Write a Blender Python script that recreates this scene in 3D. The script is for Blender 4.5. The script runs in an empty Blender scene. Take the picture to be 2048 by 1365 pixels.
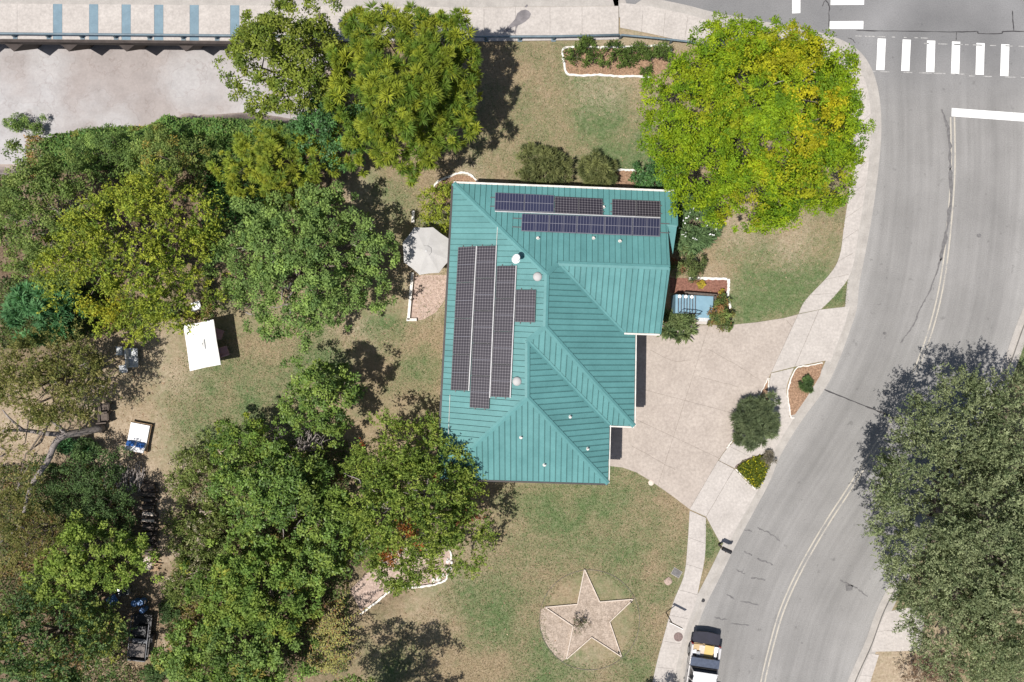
import bpy, bmesh, math, random
import numpy as np
from mathutils import Vector, Matrix

# ------------------------------------------------------------------ camera, sky, sun
S0, HC = 34.0, 52.0                      # pixels per metre on the ground, camera height
scene = bpy.context.scene
cam_d = bpy.data.cameras.new("camera"); cam = bpy.data.objects.new("camera", cam_d)
scene.collection.objects.link(cam)
cam.location = (0, 0, HC); cam.rotation_euler = (0, 0, 0)
cam_d.sensor_width = 36.0; cam_d.lens = S0 * HC / 2048 * 36.0; cam_d.clip_end = 2000
scene.camera = cam
SHX, SHY = 0.294, 0.2235                 # shadow run per metre of height
wd = bpy.data.worlds.new("World"); scene.world = wd; wd.use_nodes = True
nt = wd.node_tree; bg = nt.nodes["Background"]
sky = nt.nodes.new("ShaderNodeTexSky"); sky.sky_type = 'NISHITA'; sky.sun_disc = False
sky.sun_elevation = math.atan(1 / math.hypot(SHX, SHY)); sky.sun_rotation = math.atan2(-SHX, -SHY)
sky.dust_density = 1.6; sky.air_density = 1.0
nt.links.new(sky.outputs[0], bg.inputs[0]); bg.inputs[1].default_value = 0.07
sun_d = bpy.data.lights.new("sun", 'SUN'); sun_d.energy = 4.6; sun_d.angle = math.radians(0.5)
sun_d.color = (1.0, 0.955, 0.89)
sun = bpy.data.objects.new("sun", sun_d); scene.collection.objects.link(sun)
sun.rotation_euler = Vector((SHX, SHY, -1)).to_track_quat('-Z', 'Y').to_euler()
sun.location = (-20, -15, 80)
vs = scene.view_settings; vs.view_transform = 'Standard'; vs.look = 'None'; vs.exposure = 0.38; vs.gamma = 1.0
scene.cycles.max_bounces = 6; scene.cycles.transparent_max_bounces = 4

# ------------------------------------------------------------------ helpers
R = random.Random(7); NR = np.random.default_rng(7)
COL = scene.collection
def W(px, py, z=0.0):
    k = (1 - z / HC) / S0
    return Vector(((px - 1024) * k, (682.5 - py) * k, z))
def W2(px, py, z=0.0):
    v = W(px, py, z); return (v.x, v.y)
ORG = {}
def tag(o, label=None, cat=None, group=None, kind=None):
    if label: o["label"] = label
    if cat: o["category"] = cat
    if group: o["group"] = group
    if kind: o["kind"] = kind
    return o
def thing(name, loc, label, cat, group=None):
    o = bpy.data.objects.new(name, None); COL.objects.link(o); o.location = loc; o.empty_display_size = 0.2
    ORG[o.name] = Vector(loc); return tag(o, label, cat, group)
def link(name, me, parent=None):
    o = bpy.data.objects.new(name, me); COL.objects.link(o)
    if parent is not None:
        o.parent = parent; ORG[o.name] = ORG[parent.name]
    else:
        ORG[o.name] = Vector((0, 0, 0))
    return o
def setmat(me, m):
    if isinstance(m, (list, tuple)):
        for x in m: me.materials.append(x)
    elif m is not None: me.materials.append(m)
def obj(name, V, F, m, parent=None, smooth=False, loc=None):
    """V in world coordinates; the object's origin goes to the parent's root (or loc)."""
    me = bpy.data.meshes.new(name)
    off = ORG[parent.name] if parent is not None else (Vector(loc) if loc is not None else Vector((0, 0, 0)))
    me.from_pydata([(v[0] - off.x, v[1] - off.y, v[2] - off.z) for v in V], [], F)
    setmat(me, m)
    if smooth:
        me.polygons.foreach_set("use_smooth", [True] * len(me.polygons))
    me.update()
    o = link(name, me, parent)
    if parent is None and loc is not None:
        o.location = loc; ORG[o.name] = Vector(loc)
    return o
class MB:
    def __init__(s): s.V = []; s.F = []
    def add(s, V, F):
        b = len(s.V); s.V += [tuple(v) for v in V]; s.F += [tuple(i + b for i in f) for f in F]; return s
    def box(s, c, size, rz=0.0, M=None):
        hx, hy, hz = size[0] / 2, size[1] / 2, size[2] / 2
        P = [Vector((x, y, z)) for z in (-hz, hz) for x, y in ((-hx, -hy), (hx, -hy), (hx, hy), (-hx, hy))]
        rot = M if M is not None else Matrix.Rotation(rz, 3, 'Z')
        c = Vector(c)
        return s.add([c + rot @ p for p in P], [(0, 3, 2, 1), (4, 5, 6, 7), (0, 1, 5, 4), (1, 2, 6, 5), (2, 3, 7, 6), (3, 0, 4, 7)])
    def prism(s, poly, z0, z1):
        n = len(poly); a = sum(poly[i][0] * poly[(i + 1) % n][1] - poly[(i + 1) % n][0] * poly[i][1] for i in range(n))
        if a < 0: poly = poly[::-1]
        V = [(p[0], p[1], z0) for p in poly] + [(p[0], p[1], z1) for p in poly]
        return s.add(V, [tuple(range(n - 1, -1, -1)), tuple(range(n, 2 * n))] + [(i, (i + 1) % n, n + (i + 1) % n, n + i) for i in range(n)])
    def bar(s, a, b, w, h):
        a, b = Vector(a), Vector(b); d = b - a; L = d.length
        if L < 1e-6: return s
        q = d.to_track_quat('X', 'Z').to_matrix()
        return s.box((a + b) / 2, (L, w, h), M=q)
    def tube(s, pts, rad, n=7, cap=True):
        pts = [Vector(p) for p in pts]
        if not isinstance(rad, (list, tuple)): rad = [rad] * len(pts)
        rings = []; up = Vector((0.13, 0.31, 0.94)).normalized(); b = len(s.V)
        for i, p in enumerate(pts):
            d = (pts[min(i + 1, len(pts) - 1)] - pts[max(i - 1, 0)]).normalized()
            x = d.cross(up)
            if x.length < 0.05: x = d.cross(Vector((1, 0, 0)))
            x.normalize(); y = d.cross(x)
            for k in range(n):
                a = 2 * math.pi * k / n
                s.V.append(tuple(p + (x * math.cos(a) + y * math.sin(a)) * rad[i]))
        for i in range(len(pts) - 1):
            for k in range(n):
                s.F.append((b + i * n + k, b + i * n + (k + 1) % n, b + (i + 1) * n + (k + 1) % n, b + (i + 1) * n + k))
        if cap:
            s.F.append(tuple(b + k for k in range(n - 1, -1, -1))); s.F.append(tuple(b + (len(pts) - 1) * n + k for k in range(n)))
        return s
    def lathe(s, c, prof, n=16):
        c = Vector(c); b = len(s.V)
        for r, z in prof:
            for k in range(n):
                a = 2 * math.pi * k / n; s.V.append((c.x + r * math.cos(a), c.y + r * math.sin(a), c.z + z))
        for i in range(len(prof) - 1):
            for k in range(n):
                s.F.append((b + i * n + k, b + i * n + (k + 1) % n, b + (i + 1) * n + (k + 1) % n, b + (i + 1) * n + k))
        s.F.append(tuple(b + k for k in range(n - 1, -1, -1))); s.F.append(tuple(b + (len(prof) - 1) * n + k for k in range(n)))
        return s
    def ribbon(s, pts, wid, z, th=0.0):
        """flat strip along 2D points; wid may be a list; slab if th > 0"""
        pts = [Vector((p[0], p[1])) for p in pts]; n = len(pts)
        if not isinstance(wid, (list, tuple)): wid = [wid] * n
        L, Rr = [], []
        for i in range(n):
            d = (pts[min(i + 1, n - 1)] - pts[max(i - 1, 0)]).normalized(); q = Vector((-d.y, d.x)) * wid[i] / 2
            L.append(pts[i] + q); Rr.append(pts[i] - q)
        b = len(s.V)
        s.V += [(p.x, p.y, z) for p in L] + [(p.x, p.y, z) for p in Rr]
        s.F += [(b + n + i, b + n + i + 1, b + i + 1, b + i) for i in range(n - 1)]
        if th > 0:
            s.V += [(p.x, p.y, z - th) for p in L] + [(p.x, p.y, z - th) for p in Rr]
            s.F += [(b + i, b + i + 1, b + 2 * n + i + 1, b + 2 * n + i) for i in range(n - 1)]
            s.F += [(b + n + i + 1, b + n + i, b + 3 * n + i, b + 3 * n + i + 1) for i in range(n - 1)]
            s.F += [(b, b + 2 * n, b + 3 * n, b + n), (b + n - 1, b + 2 * n - 1, b + 4 * n - 1, b + 3 * n - 1)]
        return s
    def build(s, name, m, parent=None, smooth=False, loc=None):
        return obj(name, s.V, s.F, m, parent, smooth, loc)
def smooth_line(pts, n=8):
    """Catmull-Rom through 2D/3D points"""
    P = [Vector(p) for p in pts]; out = []
    for i in range(len(P) - 1):
        p0, p1, p2, p3 = P[max(i - 1, 0)], P[i], P[i + 1], P[min(i + 2, len(P) - 1)]
        for k in range(n):
            t = k / n
            out.append(0.5 * ((2 * p1) + (p2 - p0) * t + (2 * p0 - 5 * p1 + 4 * p2 - p3) * t * t + (3 * p1 - p0 - 3 * p2 + p3) * t ** 3))
    out.append(P[-1]); return out
def offset_line(pts, d):
    pts = [Vector((p[0], p[1])) for p in pts]; n = len(pts); out = []
    for i in range(n):
        t = (pts[min(i + 1, n - 1)] - pts[max(i - 1, 0)]).normalized(); out.append(pts[i] + Vector((-t.y, t.x)) * d)
    return out
def clip_half(poly, a, n):
    """keep the side of the line through a where dot(p-a, n) >= 0 (2D or 3D points, uses first 2 coords unless 3D normal)"""
    out = []; m = len(poly)
    for i in range(m):
        p, q = poly[i], poly[(i + 1) % m]
        dp, dq = (p - a).dot(n), (q - a).dot(n)
        if dp >= 0: out.append(p)
        if (dp >= 0) != (dq >= 0): out.append(p + (q - p) * (dp / (dp - dq)))
    return out
def inside(px, py, poly):
    x = np.asarray(px); y = np.asarray(py); r = np.zeros(x.shape, bool); n = len(poly); j = n - 1
    for i in range(n):
        xi, yi = poly[i][0], poly[i][1]; xj, yj = poly[j][0], poly[j][1]
        c = ((yi > y) != (yj > y)) & (x < (xj - xi) * (y - yi) / ((yj - yi) if yj != yi else 1e-9) + xi)
        r ^= c; j = i
    return r
_tab = NR.random((64, 64))
def vnoise(x, y, f=1.0, seed=0):
    x = np.asarray(x) * f + seed * 17.3; y = np.asarray(y) * f + seed * 9.1
    xi = np.floor(x).astype(int); yi = np.floor(y).astype(int); u = x - xi; v = y - yi
    u = u * u * (3 - 2 * u); v = v * v * (3 - 2 * v)
    g = lambda a, b: _tab[a % 64, b % 64]
    return (g(xi, yi) * (1 - u) + g(xi + 1, yi) * u) * (1 - v) + (g(xi, yi + 1) * (1 - u) + g(xi + 1, yi + 1) * u) * v
def fbm(x, y, f=1.0, seed=0, o=4):
    r = 0; a = 0.5; t = 0
    for k in range(o):
        r = r + a * vnoise(x, y, f * 2 ** k, seed + k); t += a; a *= 0.55
    return r / t
def sst(a, b, x):
    t = np.clip((x - a) / (b - a), 0, 1); return t * t * (3 - 2 * t)

# ------------------------------------------------------------------ materials
def nodes(name):
    m = bpy.data.materials.new(name); m.use_nodes = True
    return m, m.node_tree, m.node_tree.nodes["Principled BSDF"]
def N(t, kind, **kw):
    n = t.nodes.new(kind)
    for k, v in kw.items(): setattr(n, k, v)
    return n
def pos_noise(t, scale, detail=5.0, rough=0.6):
    g = N(t, "ShaderNodeNewGeometry"); n = N(t, "ShaderNodeTexNoise")
    n.inputs["Scale"].default_value = scale; n.inputs["Detail"].default_value = detail; n.inputs["Roughness"].default_value = rough
    t.links.new(g.outputs["Position"], n.inputs["Vector"]); return n
def ramp(t, src, p0, c0, p1, c1):
    r = N(t, "ShaderNodeValToRGB"); e = r.color_ramp.elements
    e[0].position = p0; e[0].color = (*c0, 1); e[1].position = p1; e[1].color = (*c1, 1)
    t.links.new(src, r.inputs[0]); return r
def mix(t, fac, a, b, mode='MIX'):
    x = N(t, "ShaderNodeMix", data_type='RGBA', blend_type=mode)
    for sock, v in ((0, fac), (6, a), (7, b)):
        if hasattr(v, "links") or hasattr(v, "is_output"): t.links.new(v, x.inputs[sock])
        elif isinstance(v, (int, float)): x.inputs[sock].default_value = v
        else: x.inputs[sock].default_value = (*v, 1)
    return x.outputs[2]
def mat(name, c, rough=0.7, c2=None, scale=3.0, spread=0.18, metal=0.0, bump=0.0, bscale=40.0, spec=0.3, fine=0.0, fscale=60.0, coat=0.0):
    m, t, b = nodes(name)
    b.inputs["Roughness"].default_value = rough; b.inputs["Metallic"].default_value = metal
    b.inputs["Specular IOR Level"].default_value = spec
    if coat: b.inputs["Coat Weight"].default_value = coat
    n = pos_noise(t, scale)
    c2 = c2 or tuple(x * 0.72 for x in c)
    r = ramp(t, n.outputs["Fac"], 0.5 - spread, c2, 0.5 + spread, c)
    out = r.outputs[0]
    if fine > 0:
        f = pos_noise(t, fscale, 3.0, 0.7)
        fr = ramp(t, f.outputs["Fac"], 0.3, (1 - fine,) * 3, 0.7, (1 + fine * 0.5,) * 3)
        out = mix(t, 1.0, out, fr.outputs[0], 'MULTIPLY')
    t.links.new(out, b.inputs["Base Color"])
    if bump > 0:
        k = pos_noise(t, bscale, 4.0); bp = N(t, "ShaderNodeBump"); bp.inputs["Strength"].default_value = bump; bp.inputs["Distance"].default_value = 0.02
        t.links.new(k.outputs["Fac"], bp.inputs["Height"]); t.links.new(bp.outputs[0], b.inputs["Normal"])
    return m
def leaf_mat(name, trans=0.3, rough=0.5, spec=0.35):
    m, t, b = nodes(name)
    a = N(t, "ShaderNodeAttribute", attribute_name="col")
    b.inputs["Roughness"].default_value = rough; b.inputs["Specular IOR Level"].default_value = spec
    t.links.new(a.outputs["Color"], b.inputs["Base Color"])
    tr = N(t, "ShaderNodeBsdfTranslucent"); ms = N(t, "ShaderNodeMixShader"); ms.inputs[0].default_value = trans
    c2 = mix(t, 1.0, a.outputs["Color"], (1.15, 1.2, 0.6), 'MULTIPLY'); t.links.new(c2, tr.inputs["Color"])
    t.links.new(b.outputs[0], ms.inputs[1]); t.links.new(tr.outputs[0], ms.inputs[2])
    t.links.new(ms.outputs[0], t.nodes["Material Output"].inputs[0]); return m
M = {}
M['leaf'] = leaf_mat("leaf", 0.30, 0.62, 0.18)
M['gloss_leaf'] = leaf_mat("gloss_leaf", 0.22, 0.50, 0.30)
M['dry_leaf'] = leaf_mat("dry_leaf", 0.1, 0.9, 0.1)
M['bark'] = mat("bark", (0.20, 0.165, 0.135), 0.9, (0.10, 0.08, 0.065), 6, bump=0.6, bscale=30)
M['pale_bark'] = mat("pale_bark", (0.36, 0.32, 0.30), 0.85, (0.17, 0.145, 0.135), 8, bump=0.4, bscale=25)
M['deadwood'] = mat("deadwood", (0.40, 0.36, 0.34), 0.9, (0.22, 0.19, 0.18), 9)
M['concrete'] = mat("concrete", (0.455, 0.42, 0.392), 0.85, (0.36, 0.33, 0.307), 0.9, 0.26, fine=0.18, fscale=7, bump=0.08)
M['drive'] = mat("driveway_concrete", (0.41, 0.358, 0.318), 0.85, (0.325, 0.28, 0.247), 0.8, 0.26, fine=0.2, fscale=6, bump=0.08)
M['kerb'] = mat("kerb_concrete", (0.38, 0.355, 0.33), 0.85, (0.30, 0.28, 0.26), 1.6, fine=0.12, fscale=11)
M['joint'] = mat("joint_dirt", (0.17, 0.145, 0.12), 0.95)
M['paint_white'] = mat("white_road_paint", (0.80, 0.80, 0.79), 0.7, (0.66, 0.66, 0.65), 5, fine=0.18, fscale=14)
def worn_paint(name, c, under, amount):
    m, t, b = nodes(name)
    n1 = pos_noise(t, 22, 4, 0.75); n2 = pos_noise(t, 1.3, 3, 0.6)
    ad = N(t, "ShaderNodeMath", operation='MULTIPLY_ADD'); t.links.new(n2.outputs["Fac"], ad.inputs[0]); ad.inputs[1].default_value = 0.55; t.links.new(n1.outputs["Fac"], ad.inputs[2])
    w = ramp(t, ad.outputs[0], amount, (0, 0, 0), amount + 0.05, (1, 1, 1))
    n3 = pos_noise(t, 5, 4, 0.7); cc = ramp(t, n3.outputs["Fac"], 0.3, tuple(x * 0.82 for x in c), 0.7, c)
    t.links.new(mix(t, w.outputs[0], cc.outputs[0], under), b.inputs["Base Color"]); b.inputs["Roughness"].default_value = 0.8; return m
M['paint_yellow'] = mat("worn_yellow_paint", (0.43, 0.385, 0.32), 0.8, (0.33, 0.30, 0.26), 6, fine=0.3, fscale=12)
M['paint_white'] = worn_paint('white_road_paint_worn', (0.76, 0.76, 0.75), (0.26, 0.255, 0.25), 0.92)
M['paint_yellow'] = worn_paint('yellow_road_paint_worn', (0.43, 0.395, 0.335), (0.25, 0.24, 0.23), 0.81)
M['paint_faint'] = mat("faded_line_paint", (0.40, 0.39, 0.38), 0.8, (0.25, 0.245, 0.24), 9, 0.1)
M['tar'] = mat("tar_sealant", (0.055, 0.052, 0.055), 0.55, (0.035, 0.033, 0.035), 6)
M['tar_soft'] = mat("tar_stain", (0.155, 0.15, 0.15), 0.85, (0.115, 0.11, 0.11), 7, 0.1)
M['stain'] = mat("wet_stain", (0.20, 0.185, 0.19), 0.5, (0.13, 0.12, 0.125), 2.2, 0.12)
M['blue_paint'] = mat("pale_blue_paint", (0.165, 0.24, 0.29), 0.75, (0.135, 0.20, 0.245), 2.0, fine=0.1, fscale=12)
M['step_blue'] = mat("porch_blue_paint", (0.185, 0.31, 0.39), 0.7, (0.15, 0.26, 0.335), 2.5)
M['steel_rail'] = mat("grey_blue_rail_paint", (0.15, 0.20, 0.235), 0.5, (0.10, 0.14, 0.17), 3)
M['girder'] = mat("dark_brown_girder", (0.062, 0.050, 0.046), 0.8, (0.038, 0.030, 0.028), 2)
M['stone_white'] = mat("white_painted_stone", (0.72, 0.70, 0.66), 0.8, (0.55, 0.52, 0.48), 7, bump=0.3, bscale=20)
M['board_white'] = mat("weathered_pale_board", (0.60, 0.52, 0.45), 0.8, (0.46, 0.39, 0.33), 6)
M['mulch_tan'] = mat("tan_mulch", (0.36, 0.235, 0.155), 0.95, (0.21, 0.125, 0.08), 9, 0.16, fine=0.45, fscale=13, bump=0.8, bscale=18)
M['mulch_red'] = mat("red_brown_mulch", (0.27, 0.135, 0.10), 0.95, (0.16, 0.075, 0.055), 9, 0.16, fine=0.4, fscale=13, bump=0.8, bscale=18)
M['gravel_pink'] = mat("pinkish_gravel", (0.47, 0.365, 0.31), 0.95, (0.33, 0.245, 0.205), 5, 0.16, fine=0.35, fscale=12, bump=0.7, bscale=18)
M['gravel_star'] = mat("star_gravel", (0.42, 0.345, 0.285), 0.95, (0.27, 0.215, 0.17), 3, 0.2, fine=0.35, fscale=12, bump=0.7, bscale=18)
M['white_metal'] = mat("white_metal", (0.80, 0.80, 0.79), 0.4, (0.72, 0.72, 0.71), 4, spec=0.5)
M['grey_metal'] = mat("grey_metal", (0.45, 0.46, 0.47), 0.35, (0.38, 0.39, 0.40), 4, metal=0.6)
M['black'] = mat("black_plastic", (0.022, 0.022, 0.025), 0.5, (0.015, 0.015, 0.017), 4)
M['dark_wood'] = mat("dark_weathered_wood", (0.13, 0.105, 0.09), 0.85, (0.07, 0.055, 0.047), 9)
M['wood'] = mat("light_wood", (0.42, 0.30, 0.19), 0.75, (0.30, 0.20, 0.12), 8)
M['fabric_white'] = mat("white_canopy_fabric", (0.80, 0.79, 0.78), 0.9, (0.74, 0.73, 0.72), 1.5)
M['fabric_grey'] = mat("pale_grey_canopy_fabric", (0.43, 0.422, 0.415), 0.9, (0.38, 0.372, 0.365), 1.6)
M['cushion_white'] = mat("white_cushion", (0.78, 0.78, 0.79), 0.9, (0.70, 0.70, 0.72), 3)
M['cushion_blue'] = mat("blue_pillow", (0.03, 0.11, 0.34), 0.85, (0.02, 0.075, 0.25), 5)
M['wicker_grey'] = mat("grey_wicker", (0.55, 0.56, 0.57), 0.85, (0.40, 0.41, 0.42), 18, 0.12)
M['pink_plastic'] = mat("pink_plastic", (0.42, 0.26, 0.29), 0.5, (0.34, 0.20, 0.23), 3)
M['blue_plastic'] = mat("blue_plastic", (0.10, 0.22, 0.45), 0.45, (0.07, 0.16, 0.34), 4)
M['wall'] = mat("cream_siding", (0.62, 0.57, 0.48), 0.85, (0.55, 0.50, 0.42), 1.5)
M['gutter_dark'] = mat("dark_gutter", (0.05, 0.042, 0.042), 0.55, (0.035, 0.03, 0.03), 3)
M['gutter_white'] = mat("white_gutter", (0.66, 0.63, 0.59), 0.5, (0.48, 0.45, 0.41), 3)
M['toolbox0'] = mat('dull_dark_steel', (0.10, 0.105, 0.12), 0.5, (0.05, 0.052, 0.06), 6)
M['manhole'] = mat("rusty_manhole_iron", (0.20, 0.145, 0.135), 0.7, (0.13, 0.095, 0.09), 14, 0.1, bump=0.6, bscale=30)
M['soil_pile'] = mat("grey_ash_soil", (0.20, 0.18, 0.165), 0.95, (0.10, 0.085, 0.08), 6, fine=0.4, fscale=14)
# teal metal roof: satin paint with faint chalking
def roof_mat(name, c):
    m, t, b = nodes(name)
    n = pos_noise(t, 0.9, 5, 0.65); r = ramp(t, n.outputs["Fac"], 0.3, tuple(x * 0.9 for x in c), 0.7, tuple(x * 1.08 for x in c))
    f = pos_noise(t, 9, 4, 0.7); fr = ramp(t, f.outputs["Fac"], 0.3, (0.93,) * 3, 0.7, (1.05,) * 3)
    oi = N(t, "ShaderNodeObjectInfo"); rr = ramp(t, oi.outputs["Random"], 0.0, (0.94,) * 3, 1.0, (1.06,) * 3)
    st_ = pos_noise(t, 2.2, 6, 0.75); sr_ = ramp(t, st_.outputs["Fac"], 0.56, (1, 1, 1), 0.78, (1.16, 1.10, 1.10))
    gr_ = pos_noise(t, 30, 2, 0.5); gr2 = ramp(t, gr_.outputs["Fac"], 0.70, (1, 1, 1), 0.76, (0.80, 0.80, 0.78))
    o = mix(t, 1.0, mix(t, 1.0, mix(t, 1.0, mix(t, 1.0, r.outputs[0], fr.outputs[0], 'MULTIPLY'), rr.outputs[0], 'MULTIPLY'), sr_.outputs[0], 'MULTIPLY'), gr2.outputs[0], 'MULTIPLY')
    rg_ = ramp(t, n.outputs["Fac"], 0.3, (0.36,) * 3, 0.7, (0.56,) * 3); t.links.new(rg_.outputs[0], b.inputs["Roughness"])
    t.links.new(o, b.inputs["Base Color"]); b.inputs["Specular IOR Level"].default_value = 0.35
    return m
M['roof'] = roof_mat("teal_roof_metal", (0.088, 0.226, 0.226))
M['roof_gap'] = mat("roof_seam_shadow_gap", (0.03, 0.085, 0.082), 0.7)
# solar cells: position-independent pattern from object coordinates (x across, y along)
def solar_mat(name, c, line, cell, lw, rough, bus=0.0, dots=False):
    m, t, b = nodes(name)
    tc = N(t, "ShaderNodeTexCoord"); sp = N(t, "ShaderNodeSeparateXYZ"); t.links.new(tc.outputs["UV"], sp.inputs[0])
    def mth(op, a, v=None):
        x = N(t, "ShaderNodeMath", operation=op)
        for i, q in enumerate((a, v)):
            if q is None: continue
            if isinstance(q, (int, float)): x.inputs[i].default_value = q
            else: t.links.new(q, x.inputs[i])
        return x.outputs[0]
    def grid(o, step, w):
        fr = mth('FRACT', mth('DIVIDE', o, step)); d = mth('ABSOLUTE', mth('SUBTRACT', fr, 0.5))
        return mth('GREATER_THAN', d, 0.5 - w / 2)
    gx = grid(sp.outputs[0], cell[0], lw[0]); gy = grid(sp.outputs[1], cell[1], lw[1])
    g = mth('MULTIPLY', gx, gy) if dots else mth('MAXIMUM', gx, gy)
    if dots:
        g = mth('MAXIMUM', g, mth('MULTIPLY', mth('MAXIMUM', gx, gy), 0.36))
    oi = N(t, "ShaderNodeObjectInfo"); rr = ramp(t, oi.outputs["Random"], 0.0, (0.88,) * 3, 1.0, (1.12,) * 3)
    cc = mix(t, 1.0, c, rr.outputs[0], 'MULTIPLY')
    t.links.new(mix(t, g, cc, line), b.inputs["Base Color"])
    b.inputs["Roughness"].default_value = rough; b.inputs["Specular IOR Level"].default_value = 0.5
    return m
M['cells_black'] = solar_mat("black_solar_cells", (0.024, 0.020, 0.028), (0.17, 0.158, 0.17), (0.158, 0.158), (0.26, 0.26), 0.35, dots=True)
M['cells_blue'] = solar_mat("blue_solar_cells", (0.026, 0.028, 0.058), (0.13, 0.13, 0.17), (0.158, 30.0), (0.16, 0.001), 0.35)
M['alu'] = mat("aluminium_frame", (0.40, 0.40, 0.41), 0.45, (0.32, 0.32, 0.33), 5, metal=0.2)
M['alu_line'] = mat("thin_module_line", (0.17, 0.17, 0.20), 0.5, (0.13, 0.13, 0.155), 5)
M['alu_dark'] = mat("dark_module_frame", (0.10, 0.095, 0.10), 0.45, (0.07, 0.068, 0.07), 5)

# ------------------------------------------------------------------ layout lines (pixel positions on the ground, read as metres)
ZR = -0.12                                # road level; lawn and pavement lie at 0
CURB_PX = [(1238, -420), (1238, 0), (1300, 8), (1370, 22), (1425, 36), (1520, 54), (1610, 70), (1672, 88), (1712, 112), (1736, 150), (1748, 200), (1751, 262),
           (1746, 330), (1737, 400), (1727, 462), (1716, 520), (1707, 566), (1702, 614), (1692, 648), (1664, 724), (1638, 774), (1590, 840),
           (1549, 908), (1527, 962), (1483, 1044), (1458, 1091), (1431, 1146), (1401, 1205), (1386, 1243), (1372, 1291), (1357, 1360), (1340, 1450), (1325, 1600)]
curb = smooth_line([W2(*p) for p in CURB_PX], 6)
RCURB_PX = [(2190, 330), (2120, 470), (2078, 580), (2047, 657), (2020, 732), (1985, 812), (1938, 905), (1880, 1012), (1822, 1122), (1771, 1219), (1744, 1291), (1713, 1360), (1684, 1440), (1650, 1600)]
rcurb = smooth_line([W2(*p) for p in RCURB_PX], 6)
# the land side of each kerb
curb_land = offset_line(curb, -0.20); rcurb_land = offset_line(rcurb, 0.20)
far = 150
road_poly = [tuple(p) for p in offset_line(curb, -0.24)] + [(10, -far), (24, -far)] + [tuple(p) for p in reversed(offset_line(rcurb, 0.24))] + [(far, 12), (far, far), (7, far)]

def creek_mask(x, y):
    """1 in the creek channel, 0 on the yard"""
    wob = (fbm(x, y, 0.35, 3) - 0.5) * 1.6
    bank = sst(11.9, 14.1, y + wob + np.clip((-22 - x) * 0.35, 0, 3.0))
    east = 1 - sst(-11.5, -9.0, x + wob)
    return bank * east
def hz_arr(x, y):
    x = np.asarray(x, float); y = np.asarray(y, float)
    z = -3.1 * creek_mask(x, y)
    lawn = (fbm(x, y, 0.25, 5) - 0.5) * 0.10 + (fbm(x, y, 1.4, 6) - 0.5) * 0.035
    near_hard = (x > 4.5)
    z = z + np.where(near_hard, np.clip(lawn, -0.06, -0.006), np.clip(lawn, -0.08, -0.004))
    return np.where(inside(x, y, road_poly), -0.22, z)
def hz(x, y): return float(hz_arr(np.array([x]), np.array([y]))[0])

# ground sheet: fine grid in view, coarse to the horizon
gx = np.concatenate([[-300, -180, -110, -75, -55, -44], np.arange(-36, 36.01, 0.2), [44, 55, 75, 110, 180, 300]])
gy = np.concatenate([[-300, -180, -110, -70, -45, -32], np.arange(-25, 25.01, 0.2), [32, 45, 70, 110, 180, 300]])
GX, GY = np.meshgrid(gx, gy); GZ = hz_arr(GX, GY)
nx, ny = len(gx), len(gy)
def blobs(x, y, L):
    r = np.zeros_like(x)
    for px, py, rad, a in L:
        c = W(px, py); d = np.hypot(x - c.x, y - c.y) / (rad / S0)
        r = np.maximum(r, a * np.exp(-d * d * 0.9))
    return r
GREEN = [(1200, 235, 75, .85), (1240, 320, 80, .85), (1290, 280, 70, .8), (1180, 160, 60, .5), (960, 300, 110, .45), (1080, 250, 90, .35), (740, 380, 50, .8), (800, 400, 50, .7),
         (650, 715, 80, 1.1), (600, 740, 60, .8), (760, 665, 70, .95), (830, 740, 60, .8), (850, 620, 40, .6), (560, 690, 90, .5), (470, 790, 140, .85), (400, 860, 90, .8), (350, 900, 60, .7), (560, 770, 90, .8),
         (1180, 1030, 140, .85), (1240, 1080, 80, .75), (1110, 1000, 80, .7), (1200, 1120, 90, .6), (1000, 1240, 90, .7), (1100, 1330, 90, .75), (930, 1195, 60, .8), (1280, 970, 70, .5), (1340, 1080, 60, .45),
         (1290, 1350, 80, .6), (780, 1340, 50, .8), (1510, 520, 80, .75), (1610, 545, 70, .7), (1490, 600, 80, .9), (1560, 580, 70, .85), (1640, 500, 50, .5), (1420, 1090, 40, .7), (1670, 590, 40, 1.0),
         (870, 460, 50, .6), (2060, 700, 80, .8), (1330, 1180, 50, .4)]
BARE = [(240, 900, 90, 1.0), (180, 770, 80, .9), (60, 860, 90, .9), (290, 950, 60, .9), (325, 1010, 34, .9), (330, 1100, 34, .9), (345, 1180, 34, .85), (335, 1290, 30, .8), (300, 700, 80, .6), (350, 740, 50, .7),
        (860, 590, 45, .95), (850, 560, 40, .9), (715, 390, 40, .7), (600, 405, 40, .6), (1180, 180, 40, .4), (1215, 185, 40, .5), (690, 660, 40, .55), (730, 700, 40, .5), (900, 1100, 60, .45), (860, 1230, 50, .45),
        (1800, 1345, 90, .95), (1480, 445, 60, .55), (1580, 480, 50, .6), (1420, 560, 40, .6), (30, 300, 80, .6), (1260, 108, 90, .5), (930, 358, 40, .7), (1300, 85, 60, .5), (1180, 1290, 60, .3), (205, 1320, 70, .6)]
big = fbm(GX, GY, 0.16, 11); mid = fbm(GX, GY, 0.75, 12)
green = np.clip(blobs(GX, GY, GREEN) + (big - 0.46) * 0.7 + (mid - 0.5) * 0.9 + (fbm(GX, GY, 2.2, 15) - .5) * .35, 0, 1)
bare = np.clip(blobs(GX, GY, BARE) + (mid - 0.5) * 0.5 * (blobs(GX, GY, BARE) > 0.15), 0, 1)
fx, fy = -9.5, 0
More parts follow.
